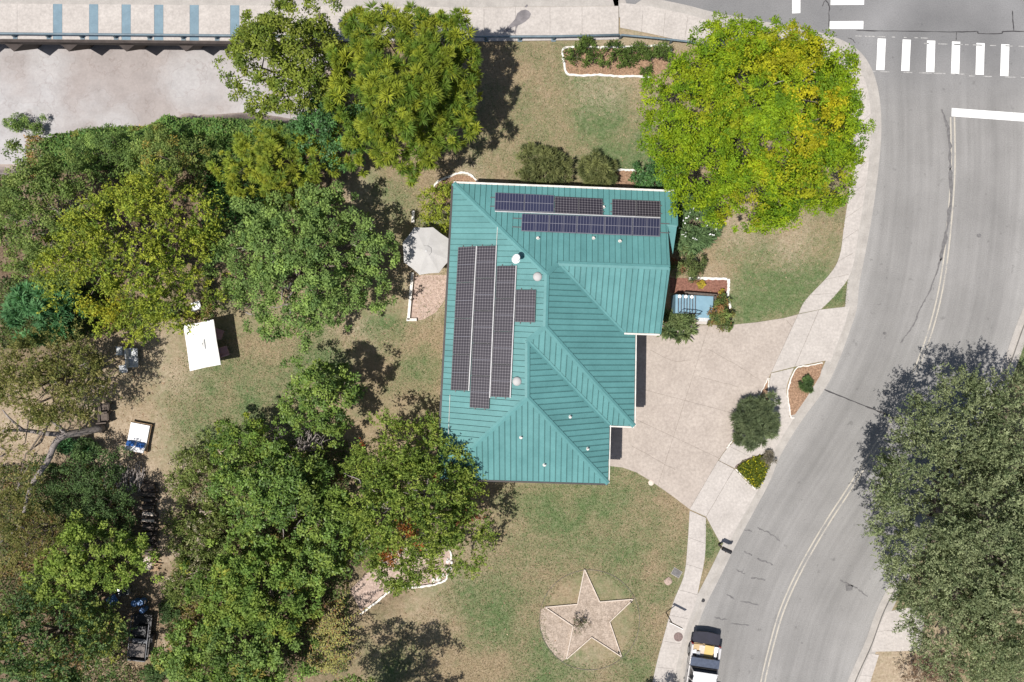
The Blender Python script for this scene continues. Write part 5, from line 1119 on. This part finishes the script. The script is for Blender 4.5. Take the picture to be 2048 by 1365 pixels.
bed("mulch_bed", [(1591, 738), (1646, 727), (1640, 752), (1612, 797), (1590, 829), (1580, 832), (1575, 790), (1577, 768)], 'mulch_tan', "long tan mulch bed between pavement and kerb")
border("brick_border", [(1645, 726), (1620, 731), (1592, 737), (1579, 766), (1575, 788), (1578, 815), (1581, 834), (1588, 836)], "pale brick border of the long street bed", w=.07, h=.07)
bed("mulch_bed", [(1537, 757), (1537, 800), (1512, 800)], 'mulch_tan', "small triangular mulch bed above the clipped bush")
border("brick_border", [(1538, 756), (1536, 775), (1537, 800)], "pale brick border right of the triangular bed", w=.06, h=.07)
border("brick_border", [(1536, 757), (1526, 776), (1512, 800)], "pale brick border left of the triangular bed", w=.05, h=.07)
border("brick_border", [(1470, 936), (1484, 924), (1512, 913)], "brick border above the yellow flower patch", 'manhole', w=.08, h=.07)
border("brick_border", [(1470, 938), (1490, 957), (1510, 979)], "pale brick border below the yellow flower patch", w=.07, h=.07)
border("brick_border", [(1466, 878), (1458, 890), (1453, 897)], "short brick piece below the clipped bush", w=.06, h=.07)
# low white patio walls
def low_wall(P, label):
    mb = MB().ribbon([W2(*p) for p in P], .16, .24, .3); tag(mb.build("low_wall", M['stone_white']), label, "wall")
low_wall([(826, 546), (822, 590), (817.5, 640)], "low white patio wall below the octagonal parasol"); low_wall([(814, 640), (834, 640)], "short white wall stub at the patio's south end"); low_wall([(827.5, 423), (826.5, 446)], "short low white wall above the octagonal parasol")
bed("gravel_bed", [(822, 552), (894, 550), (890, 600), (872, 625), (846, 640), (818, 640)], 'gravel_pink', "pinkish gravel patio below the octagonal parasol", .012)
# star bed in its ring
star = [(1168.8, 1138), (1199, 1203.4), (1266, 1198), (1219, 1243), (1242.8, 1313), (1182.7, 1274), (1132.4, 1318), (1145.9, 1252), (1090, 1214), (1154.8, 1208)]
sb = thing("star_bed", W(1178, 1238, 0), "five-pointed star bed of pink gravel edged with pale boards inside a ring", "flower bed")
flat("gravel", [W2(*p) for p in star], .022, M['gravel_star'], sb)
flat("bare_soil", [W2(*p) for p in ((1090, 1214), (1145.9, 1252), (1132.4, 1318))] + [W2(1179 + 99 * math.cos(a), 1240 + 99 * math.sin(a)) for a in (2.15, 2.35, 2.55, 2.75, 2.95, 3.15, 3.35)], .012, M['gravel_star'], sb)
for i in range(10):
    a, b_ = W(*star[i], 0), W(*star[(i + 1) % 10], 0)
    MB().bar(a + Vector((0, 0, .05)), b_ + Vector((0, 0, .05)), .05, .14).build("edging_board", M['board_white'], sb)
ring = [W2(1179 + 100 * math.cos(a * .1), 1240 + 100 * math.sin(a * .1)) for a in range(64)]
MB().ribbon(ring, .022, .03, .08).build("ring_edging", M['soil_pile'], sb)
for x, y in ((1262, 1203), (1238, 1304)):
    MB().lathe(W(x, y, 0), [(.07, 0), (.07, .10), (.03, .14)], 8).build("spot_light", M['black'], sb)

# ------------------------------------------------------------------ parasols
def parasol(name, C, ctr, zr, zt, m, label, pole, vent_r=.32):
    t = thing(name, Vector((pole[0], pole[1], hz(*pole[:2]))), label, "parasol")
    rim = [W(x, y, zr) for x, y in C]; top = W(ctr[0], ctr[1], zt); n = len(rim)
    for i in range(n):
        a, b_ = rim[i], rim[(i + 1) % n]; mid = (a + b_) / 2 + (top - (a + b_) / 2) * .02
        k = top.lerp(a, .16); l = top.lerp(b_, .16); sag = Vector((0, 0, -.03)); q1 = k.lerp(a, .5); q2 = l.lerp(b_, .5); qm = (q1 + q2) / 2 + sag
        dn = Vector((0, 0, -.10)); mb = MB(); km = (k + l) / 2
        mb.add([k, km, l, q1, qm, q2, a, mid, b_, a + dn, mid + dn * .8, b_ + dn], [(0, 1, 4, 3), (1, 2, 5, 4), (3, 4, 7, 6), (4, 5, 8, 7), (6, 7, 10, 9), (7, 8, 11, 10)])
        mb.build("canopy_panel", M[m], t)
    mb = MB(); r_ = [top.lerp(p, .22) + Vector((0, 0, .05)) for p in rim]; mb.add([top + Vector((0, 0, .10))] + r_, [(0, i + 1, (i + 1) % n + 1) for i in range(n)]); mb.build("top_vent", M[m], t)
    for p in rim: MB().bar(top + Vector((0, 0, -.06)), p + Vector((0, 0, -.04)), .03, .03).build("rib", M['grey_metal'], t)
    MB().tube([Vector((pole[0], pole[1], 0)), Vector((pole[0], pole[1], zt + (.12)))], .035, 8).build("pole", M['grey_metal'], t)
    return t
tp = W(404, 689, 2.2); parasol("square_parasol", [(366.7, 651.4), (427, 639.4), (441.4, 729.6), (379.8, 742.7)], (403, 690), 1.85, 2.2, 'fabric_white', "bright white square parasol on the west lawn", (tp.x, tp.y))
tp = W(852, 502, 2.8); parasol("octagonal_parasol", [(828.7, 455), (866, 455), (899, 479), (900, 520), (878, 546), (839, 550), (808, 525), (805, 486)], (852, 502), 2.25, 2.58, 'fabric_grey', "pale grey octagonal parasol on the patio beside the west eave", (tp.x, tp.y))

# ------------------------------------------------------------------ garden furniture
def place(pts_fn, x, y, rz): pass
def chair(name, px, py, rz, m, label, w=.55, d=.55, group=None, legm='grey_metal', arms=True, h=.42, bh=.85):
    c = W(px, py, 0); c.z = hz(c.x, c.y); t = thing(name, c, label, "chair", group); Mz = Matrix.Rotation(rz, 3, 'Z')
    def bx(nm, o, s, mm): MB().box(c + Mz @ Vector(o), s, rz).build(nm, M[mm], t)
    bx("seat", (0, 0, h), (w, d, .08), m); bx("backrest", (0, -d / 2 + .03, h + (bh - h) / 2 + .05), (w, .07, bh - h), m)
    if arms:
        for s in (-1, 1): bx("armrest", (s * (w / 2 - .03), 0.02, h + .20), (.06, d * .85, .05), m); 
    for sx_ in (-1, 1):
        for sy_ in (-1, 1): bx("leg", (sx_ * (w / 2 - .05), sy_ * (d / 2 - .05), h / 2 - .02), (.04, .04, h - .04), legm)
    return t
def table(name, px, py, rz, w, d, h, m, label, legm='grey_metal'):
    c = W(px, py, 0); c.z = hz(c.x, c.y); t = thing(name, c, label, "table"); Mz = Matrix.Rotation(rz, 3, 'Z')
    MB().box(c + Vector((0, 0, h)), (w, d, .05), rz).build("table_top", M[m], t)
    for sx_ in (-1, 1):
        for sy_ in (-1, 1): MB().box(c + Mz @ Vector((sx_ * (w / 2 - .06), sy_ * (d / 2 - .06), h / 2 - .01)), (.045, .045, h - .03), rz).build("leg", M[legm], t)
    return t
chair("garden_chair", 441, 668, math.radians(-110), 'pink_plastic', "upper pink chair in the shade right of the square parasol", group="pink chairs under the square parasol")
chair("garden_chair", 452, 704, math.radians(-70), 'pink_plastic', "lower pink chair in the shade right of the square parasol", group="pink chairs under the square parasol")
table("garden_table", 414, 690, .2, 1.1, .9, .68, 'dark_wood', "table standing under the square parasol")
chair("wicker_chair", 272, 706, math.radians(-90), 'wicker_grey', "upper grey wicker seat of the pair by the sandy clearing", .55, .55, "grey wicker seats")
chair("wicker_chair", 273, 725, math.radians(-90), 'wicker_grey', "lower grey wicker seat of the pair by the sandy clearing", .55, .55, "grey wicker seats")
chair("wicker_chair", 248, 702, math.radians(90), 'wicker_grey', "grey wicker seat facing the pair", .5, .5, "grey wicker seats")
table("wicker_table", 253, 738, .15, .46, .46, .42, 'wicker_grey', "small square grey table below the wicker seats")
chair("wood_chair", 217, 815, math.radians(5), 'dark_wood', "upper dark wooden chair beside the leaning trunk", .58, .55, "dark wooden chairs", 'dark_wood')
chair("wood_chair", 215, 836, math.radians(5), 'dark_wood', "lower dark wooden chair beside the leaning trunk", .58, .55, "dark wooden chairs", 'dark_wood')
chair("slat_chair", 399, 613, math.radians(20), 'white_metal', "white slatted chair half hidden under trees above the square parasol", .45, .5, None)
# double lounger
lc = W(282, 873, 0); lc.z = hz(lc.x, lc.y); rz = math.radians(-11); Mz = Matrix.Rotation(rz, 3, 'Z')
lg = thing("double_lounger", lc, "white double lounger with two blue pillows on the sandy ground", "lounger")
def lbx(nm, o, s, mm, par=None): return MB().box(lc + Mz @ Vector(o), s, rz).build(nm, M[mm], par or lg)
for s in (-1, 1):
    lbx("side_rail", (s * .58, 0, .28), (.06, 1.7, .07), 'wood')
    lbx("mattress", (s * .285, .22, .38), (.55, 1.10, .13), 'cushion_white')
    bk = MB().box(lc + Mz @ Vector((s * .285, -.56, .50)), (.55, .58, .12), M=Mz @ Matrix.Rotation(math.radians(-28), 3, 'X')).build("back_cushion", M['cushion_white'], lg)
    pm = MB(); pc = lc + Mz @ Vector((s * .29, -.42, .60)); Rm = Mz @ Matrix.Rotation(math.radians(-28), 3, 'X')
    V = []; F = []; nn_ = 7
    for side in (1, -1):
        for i in range(nn_):
            for j in range(nn_):
                u, v = i / 3 - 1, j / 3 - 1; th = .085 * max(0, (1 - u ** 4) * (1 - v ** 4)) ** .6 * side; pinch = 1 - .08 * (u * u * (1 - v * v) + 0) 
                V.append(pc + Rm @ Vector((u * .23 * (1 - .1 * (1 - v * v) * 0), v * .16, th + .03)))
    for sd in range(2):
        o_ = sd * nn_ * nn_
        for i in range(nn_ - 1):
            for j in range(nn_ - 1):
                q = (o_ + i * nn_ + j, o_ + (i + 1) * nn_ + j, o_ + (i + 1) * nn_ + j + 1, o_ + i * nn_ + j + 1); F.append(q if sd == 0 else q[::-1])
    pm.add(V, F).build("pillow", M['cushion_blue'], lg, True)
    for yy in (-.8, .75): lbx("leg", (s * .56, yy, .13), (.07, .07, .28), 'wood')
for yy in (-.86, .80): lbx("end_rail", (0, yy, .28), (1.2, .06, .07), 'wood')
lbx("slat_base", (0, .0, .27), (1.1, 1.6, .03), 'wood')
for i, xx in enumerate((-.4, 0, .4)): lbx("head_bar", (xx, -.93, .26), (.04, .14, .04), 'wood')

# brush and log piles
bp_ = thing("brush_pile", W(250, 955, 0), "pile of grey cut branches beside the sandy path", "brush pile"); r3 = np.random.default_rng(3)
for i in range(70):
    x, y = r3.uniform(212, 292), r3.uniform(940, 972); c = W(x, y, 0); z = hz(c.x, c.y) + r3.uniform(.05, .55); a = r3.normal() * .28 + 1.5; L_ = r3.uniform(.6, 1.5); d = Vector((math.cos(a), math.sin(a), r3.normal() * .12)) * L_ / 2
    w_ = Vector(r3.normal(size=3)) * .06; MB().tube([Vector((c.x, c.y, z)) - d, Vector((c.x, c.y, z)) + w_, Vector((c.x, c.y, z)) + d], [.03, .025, .015], 5).build("branch", M['deadwood'], bp_)
lgp = thing("log_pile", W(300, 1040, 0), "row of stacked dark logs along the path with two pale cut ends", "log pile")
for i in range(34):
    y = 965 + i * 4.3 + r3.normal(); x = 301 + r3.normal() * 2; c = W(x, y, 0); r_ = r3.uniform(.07, .12); lay = i % 3; z = hz(c.x, c.y) + r_ + lay * .17; a = r3.normal() * .10 - .03; d = Vector((math.cos(a), math.sin(a), 0)) * r3.uniform(.32, .52)
    mm = M['board_white'] if i in (14, 17) else M['dark_wood']
    p0 = Vector((c.x, c.y, z)); MB().tube([p0 - d, p0 + Vector(r3.normal(size=3)) * .015, p0 + d], r_, 8).build("log", mm, lgp)
lg2 = thing("split_log_pile", W(315, 1120, 0), "small heap of pale split logs at the end of the log row", "log pile")
for i in range(16):
    c = W(r3.uniform(306, 324), r3.uniform(1108, 1140), 0); z = hz(c.x, c.y) + r3.uniform(.05, .25); a = r3.normal() * .35; d = Vector((math.cos(a), math.sin(a), r3.normal() * .1)) * .19
    MB().tube([Vector((c.x, c.y, z)) - d, Vector((c.x, c.y, z)) + d], r3.uniform(.035, .055), 6).build("log", M['wood'], lg2)
pb = thing("pale_bag", W(298, 1127, 0), "pale cloth sack lying by the split logs", "sack"); c = W(298, 1125, 0)
V = []; nn_ = 10
mb = MB(); mb.lathe(c + Vector((0, 0, 0)), [(.18, 0), (.30, .06), (.28, .14), (.20, .2), (.05, .23)], 12); mb.V = [(x + R.uniform(-.03, .03), c.y + (y - c.y) * 1.5 + R.uniform(-.03, .03), z + hz(c.x, c.y)) for x, y, z in mb.V]; mb.build("cloth", M['board_white'], pb, True)

# blue drums, black trailer and grill in the clearing
for i, (x, y, r_, lab) in enumerate(((276, 1202, .19, "left blue drum above the black trailer"), (288, 1201, .19, "right blue drum above the black trailer"), (292, 1216, .17, "lower blue drum touching the black trailer"))):
    c = W(x, y, 0); c.z = hz(c.x, c.y); t = thing("blue_drum", c, lab, "drum", "blue drums"); MB().lathe(c, [(r_ * .95, 0), (r_, .04), (r_, .25), (r_ * 1.04, .28), (r_, .31), (r_, .56), (r_ * .95, .6), (r_ * .9, .58)], 16).build("body", M['blue_plastic'], t)
    MB().lathe(c + Vector((r_ * .4, 0, .58)), [(.03, 0), (.03, .035), (.01, .04)], 8).build("bung", M['black'], t)
c0 = W(289, 1268, 0); c0.z = hz(c0.x, c0.y); tr = thing("utility_trailer", c0, "black utility trailer with wire mesh sides parked under the trees", "trailer"); rz = math.radians(-6); Mz = Matrix.Rotation(rz, 3, 'Z')
def tb(nm, o, s, mm, par=None): return MB().box(c0 + Mz @ Vector(o), s, rz).build(nm, M[mm], par or tr)
tb("bed", (0, 0, .45), (1.05, 2.6, .08), 'black')
for s in (-1, 1):
    tb("top_rail", (s * .52, .1, .86), (.04, 2.4, .04), 'toolbox0')
    for k in range(5): tb("side_post", (s * .52, -1.2 + k * .6, .66), (.04, .04, .36), 'toolbox0')
    w_ = MB(); cc_ = c0 + Mz @ Vector((s * .62, -.1, .28)); ring_ = []
    w_.tube([cc_ - Mz @ Vector((.08, 0, 0)), cc_ + Mz @ Vector((.08, 0, 0))], .28, 16); w_.build("wheel", M['black'], tr)
tb("end_gate", (0, -1.28, .68), (1.02, .05, .42), 'toolbox0')
tb("tarp_load", (-.05, -.72, .62), (.9, .75, .3), 'soil_pile'); tb("folded_sheet", (.0, -.25, .60), (.85, .35, .16), 'toolbox0'); tb("crate", (.05, .45, .62), (.6, .5, .28), 'black')
MB().tube([c0 + Mz @ Vector((0, 1.3, .45)), c0 + Mz @ Vector((0, 2.1, .42))], .04, 6).build("tongue", M['black'], tr)
c = W(256, 1178, 0); c.z = hz(c.x, c.y); gr = thing("metal_cart", c, "shiny dark metal cart in the shaded clearing", "cart")
MB().box(c + Vector((0, 0, .5)), (.62, .42, .3), .2).build("box", M['grey_metal'], gr); MB().lathe(c + Vector((0, 0, .64)), [(.24, 0), (.22, .08), (.12, .14), (.02, .15)], 12).build("lid", M['black'], gr)
for sx_ in (-1, 1):
    for sy_ in (-1, 1): MB().box(c + Vector((sx_ * .24, sy_ * .15, .18)), (.04, .04, .38), .2).build("leg", M['black'], gr)
chair("blue_chair", 232, 1196, math.radians(30), 'blue_plastic', "blue plastic chair in the shaded clearing", .5, .5, None, 'black')

# ------------------------------------------------------------------ street furniture
def sign_post(px, py):
    c = W(px, py, 0); t = thing("street_sign", c, "tan street sign on a thin dark post at the pavement edge", "sign")
    MB().tube([c, c + Vector((0, 0, 2.1))], .03, 6).build("post", M['black'], t)
    pl = MB().box(c + Vector((.22, -.12, 2.0)), (.80, .035, .30), math.radians(-27)); pl.build("plate", M['wood'], t)
    MB().box(c + Vector((.22, -.12, 2.0)), (.83, .028, .33), math.radians(-27)).build("frame", M['white_metal'], t)
sign_post(1332, 1225)
c = W(1440, 1090, 0); mbx = thing("mailbox", c, "black mailbox on a post at the driveway kerb", "mailbox")
MB().box(c + Vector((-.08, .02, .5)), (.09, .09, 1.04)).build("post", M['dark_wood'], mbx); 
mb = MB(); prof = [(-.11, 0), (.11, 0), (.11, .12), (.08, .19), (0, .22), (-.08, .19), (-.11, .12)]; Mz = Matrix.Rotation(math.radians(-25), 3, 'Z'); V = []
for x in (-.28, .28): V += [c + Mz @ Vector((x + .14, y, 1.05 + z)) for y, z in prof]
mb.add(V, [tuple(range(6, -1, -1)), tuple(range(7, 14))] + [(i, (i + 1) % 7, 7 + (i + 1) % 7, 7 + i) for i in range(7)]); mb.build("box", M['black'], mbx)
MB().box(c + Mz @ Vector((.1, -.13, 1.2)), (.03, .02, .16), math.radians(-25)).build("flag", M['mulch_red'], mbx); MB().box(c + Mz @ Vector((.05, 0, 1.02)), (.5, .12, .05), math.radians(-25)).build("support_arm", M['dark_wood'], mbx)
c = W(1356.5, 1274, 0); mh = thing("manhole_cover", c, "round rusty manhole cover set in the pavement", "manhole cover")
MB().lathe(c, [(.27, -.02), (.27, .028), (.25, .032)], 28).build("frame_ring", M['manhole'], mh); MB().lathe(c, [(.235, -.02), (.235, .034), (.22, .036)], 28).build("lid", M['manhole'], mh)
c = W(1353, 1146, 0); wb = thing("meter_box", c, "grey square meter box lid in the lawn by the pavement", "meter box")
MB().box(c + Vector((0, 0, .01)), (.50, .38, .05), math.radians(-30)).build("lid", M['tar_soft'], wb); MB().box(c + Vector((0, 0, 0)), (.56, .44, .04), math.radians(-30)).build("rim", M['kerb'], wb)
c = W(1336, 1163, 0)
mb = MB().lathe(c, [(.2, 0), (.24, .04), (.16, .09), (.02, .1)], 9); mb.V = [(x + R.uniform(-.04, .04), y + R.uniform(-.04, .04), z) for x, y, z in mb.V]; tag(mb.build("stone", M['gravel_pink']), "pale flat stone beside the meter box", "stone")
mb = MB().lathe(W(1302, 966, 0), [(.16, 0), (.17, .03), (.10, .06), (.02, .065)], 12); tag(mb.build("stone", M['board_white']), "pale round stone at the driveway's lower edge", "stone")
c = W(1406, 1201, ZR); vc = thing("valve_cover", c, "small black valve cover in the gutter above the pickup", "valve cover"); MB().lathe(c + Vector((0, 0, .0)), [(.09, 0), (.09, .022), (.07, .026)], 14).build("lid", M['black'], vc); MB().lathe(c, [(.12, 0), (.12, .018), (.10, .02)], 14).build("collar", M['tar'], vc)
r3 = np.random.default_rng(8)
WR = ["middle white rock on the right curve of the pinkish stone bed", "white rock just below the middle one on the pinkish bed's curve", "second lowest white rock on the pinkish bed's curve", "lowest white rock on the pinkish bed's curve", "topmost white rock on the pinkish bed's curve"]
for i, (x, y) in enumerate(((893, 1135), (886, 1150), (878, 1158), (868, 1160), (896, 1122))):
    c = W(x, y, 0); mb = MB().lathe(c, [(.10, 0), (.14, .06), (.11, .14), (.03, .18)], 8); mb.V = [(a + r3.normal() * .03, b_ + r3.normal() * .03, max(0, z + r3.normal() * .015)) for a, b_, z in mb.V]
    tag(mb.build("white_rock", M['stone_white']), WR[i], "rock", "white rocks by the pinkish bed")

# ------------------------------------------------------------------ pickup truck (nose past the bottom edge)
tc_ = W(1397, 1352, 0.0); tc_.z = ZR + .006; rz = math.radians(-8.5); Mz = Matrix.Rotation(rz, 3, 'Z')
TK = thing("pickup_truck", tc_, "silver pickup truck parked at the kerb with loaded open bed", "truck")
M['silver'] = mat("silver_car_paint", (0.50, 0.49, 0.49), 0.35, (0.47, 0.46, 0.46), 2, metal=0.25, coat=0.4)
M['cab_white'] = mat("white_car_paint", (0.80, 0.80, 0.80), 0.25, (0.78, 0.78, 0.78), 2, coat=0.6)
M['glass'] = mat("dark_car_glass", (0.02, 0.022, 0.026), 0.08, (0.018, 0.02, 0.024), 2, spec=0.6)
M['navy'] = mat("dark_navy_plastic", (0.018, 0.018, 0.032), 0.6, (0.013, 0.013, 0.022), 3)
M['toolbox'] = mat("dark_blue_steel_box", (0.10, 0.12, 0.17), 0.35, (0.07, 0.085, 0.12), 6, metal=0.6)
M['ply'] = mat("plywood", (0.50, 0.38, 0.23), 0.8, (0.42, 0.31, 0.18), 3)
M['ply_yellow'] = mat("yellow_sheet", (0.55, 0.40, 0.15), 0.6, (0.48, 0.35, 0.13), 3)
M['red_lens'] = mat("red_lamp_lens", (0.30, 0.02, 0.02), 0.2, (0.25, 0.015, 0.015), 4)
def kb(nm, o, s, mm, par=None, rx=0): return MB().box(tc_ + Mz @ Vector(o), s, M=Mz @ Matrix.Rotation(rx, 3, 'X')).build(nm, M[mm], par or TK)
def prof_x(nm, prof, x0, x1, mm, par=None, taper=0.0, ztop=None):
    """extrude a side profile (y,z) across the truck"""
    n = len(prof); V = []
    for x in (x0, x1):
        for y, z in prof:
            t_ = taper * max(0, z - .95) if taper else 0
            V.append(tc_ + Mz @ Vector((x - math.copysign(t_, x), y, z)))
    return MB().add(V, [tuple(range(n - 1, -1, -1)), tuple(range(n, 2 * n))] + [(i, (i + 1) % n, n + (i + 1) % n, n + i) for i in range(n)]).build(nm, M[mm], par or TK)
# local axes: +y to the tailgate, -y to the nose, cab front about y=-1.4
HW = .86
for s in (-1, 1):
    xo, xi = s * HW, s * (HW - .10)
    prof_x("bed_side", [(0.88, .45), (0.88, .98), (2.02, .98), (2.06, .90), (2.06, .55), (1.85, .5), (1.75, .72), (1.5, .78), (1.25, .72), (1.15, .45)], min(xo, xi), max(xo, xi), 'silver')
    w_ = MB()
    for yy in (1.5, -1.4):
        cc_ = tc_ + Mz @ Vector((s * (HW - .12), yy, .34)); a_ = Mz @ Vector((.11, 0, 0))
        wl = MB().tube([cc_ - a_, cc_ - a_ * .8, cc_ + a_ * .8, cc_ + a_], [.30, .34, .34, .30], 20).build("wheel", M['black'], TK, False)
        MB().tube([cc_ - a_ * 1.04, cc_ + a_ * 1.04], .19, 14).build("rim", M['grey_metal'], wl)
    kb("tail_lamp", (s * (HW - .05), 2.075, .72), (.11, .04, .34), 'red_lens')
    kb("mirror", (s * (HW + .12), -.55, 1.08), (.20, .10, .18), 'silver')
    kb("head_lamp", (s * .66, -2.36, .72), (.30, .05, .16), 'cushion_white')
kb("bed_floor", (0, 1.46, .52), (1.54, 1.16, .05), 'ply'); kb("front_bulkhead", (0, .90, .74), (1.54, .05, .48), 'silver')
kb("tailgate", (0, 2.42, .62), (1.50, .62, .06), 'navy'); kb("rear_bumper", (0, 2.22, .44), (1.66, .26, .18), 'navy')
MB().add([tc_ + Mz @ Vector(p) for p in ((-.78, 2.10, .62), (.78, 2.10, .62), (.80, 2.62, .56), (.5, 2.74, .56), (0, 2.78, .56), (-.5, 2.74, .56), (-.80, 2.62, .56), (-.78, 2.10, .68), (.78, 2.10, .68), (.80, 2.62, .66), (.5, 2.74, .66), (0, 2.78, .66), (-.5, 2.74, .66), (-.80, 2.62, .66))],
         [tuple(range(6, -1, -1)), tuple(range(7, 14))] + [(i, (i + 1) % 7, 7 + (i + 1) % 7, 7 + i) for i in range(7)]).build("tailgate_mat", M['navy'], TK)
kb("toolbox", (0, 1.13, .92), (1.62, .44, .34), 'toolbox'); kb("toolbox_lid", (0, 1.13, 1.105), (1.66, .48, .04), 'toolbox')
body = prof_x("lower_body", [(0.84, .35), (0.84, .98), (-0.75, .98), (-0.9, .96), (-2.25, .86), (-2.38, .70), (-2.38, .35), (-1.85, .35), (-1.7, .66), (-1.4, .72), (-1.1, .66), (-0.95, .35)], -HW, HW, 'silver')
cabp = [(0.82, .97), (0.7, 1.50), (0.45, 1.60), (-0.15, 1.60), (-0.35, 1.55), (-0.82, .97)]
prof_x("cab_glass", cabp, -.80, .80, 'glass', taper=.16)
def roof_cap():
    V = []; pr = [(0.7, 1.53), (0.6, 1.60), (0.3, 1.635), (-0.05, 1.63), (-0.32, 1.575)]
    for z_ in (0, -.06):
        for y, z in pr:
            for x in (-.70, -.62, 0, .62, .70): V.append(tc_ + Mz @ Vector((x, y, z + z_ - (.05 if abs(x) > .65 else 0))))
    F = [(i * 5 + j, i * 5 + j + 1, (i + 1) * 5 + j + 1, (i + 1) * 5 + j) for i in range(4) for j in range(4)]
    F += [tuple(25 + q for q in f[::-1]) for f in F] + [(j, j + 25, j + 26, j + 1) for j in range(4)] + [(20 + j, 21 + j, 46 + j, 45 + j) for j in range(4)]
    return MB().add(V, F).build("cab_roof", M['cab_white'], TK, False)
roof_cap()
for s in (-1, 1):
    for (y0, z0_), (y1, z1_) in (((.81, .98), (.68, 1.55)), ((.15, .98), (.18, 1.58)), ((-.80, .98), (-.33, 1.56))):
        MB().bar(tc_ + Mz @ Vector((s * .795, y0, z0_)), tc_ + Mz @ Vector((s * .70, y1, z1_)), .07, .06).build("pillar", M['silver'], TK)
    kb("door_handle", (s * (HW + .01),   .45, .84), (.03, .14, .03), 'black')
kb("grille", (0, -2.385, .66), (.9, .03, .2), 'black'); kb("front_bumper", (0, -2.42, .45), (1.66, .12, .18), 'navy')
# cargo: things lying in the bed
def cargo(nm, o, s, mm, label, ang=0.0, cat="cargo"):
    p = tc_ + Mz @ Vector(o); mb = MB().box(p, s, rz + ang); ob = mb.build(nm, M[mm]); return tag(ob, label, cat)
cargo("wood_board", (-.42, 1.82, .60), (.55, .36, .05), 'ply', "tan plywood offcut in the pickup bed's far left corner", .05, "board")
cargo("wood_board", (-.12, 1.66, .645), (.42, .62, .035), 'board_white', "pale board lying beside the yellow sheet in the pickup bed", .06, "board")
cargo("yellow_sheet", (.24, 1.68, .62), (.52, .66, .10), 'ply_yellow', "yellow sheet lying in the pickup bed", -.03, "sheet")
cargo("white_box", (.63, 1.85, .66), (.22, .32, .22), 'cushion_white', "white box against the pickup bed's right side", 0, "box")
cargo("white_bag", (-.60, 1.55, .62), (.26, .24, .18), 'cushion_white', "white bag at the left of the pickup bed", .3, "bag")
cargo("metal_case", (-.38, 1.50, .70), (.22, .24, .14), 'grey_metal', "small metal case beside the white bag in the pickup bed", .15, "case")
p0, p1 = tc_ + Mz @ Vector((.64, 1.38, .72)), tc_ + Mz @ Vector((.62, 1.68, .72)); tag(MB().tube([p0, p0.lerp(p1, .03), p0.lerp(p1, .97), p1], [.06, .085, .085, .06], 12).build("white_cylinder", M['white_metal']), "white cylinder lying along the pickup bed's right wall", "cylinder")
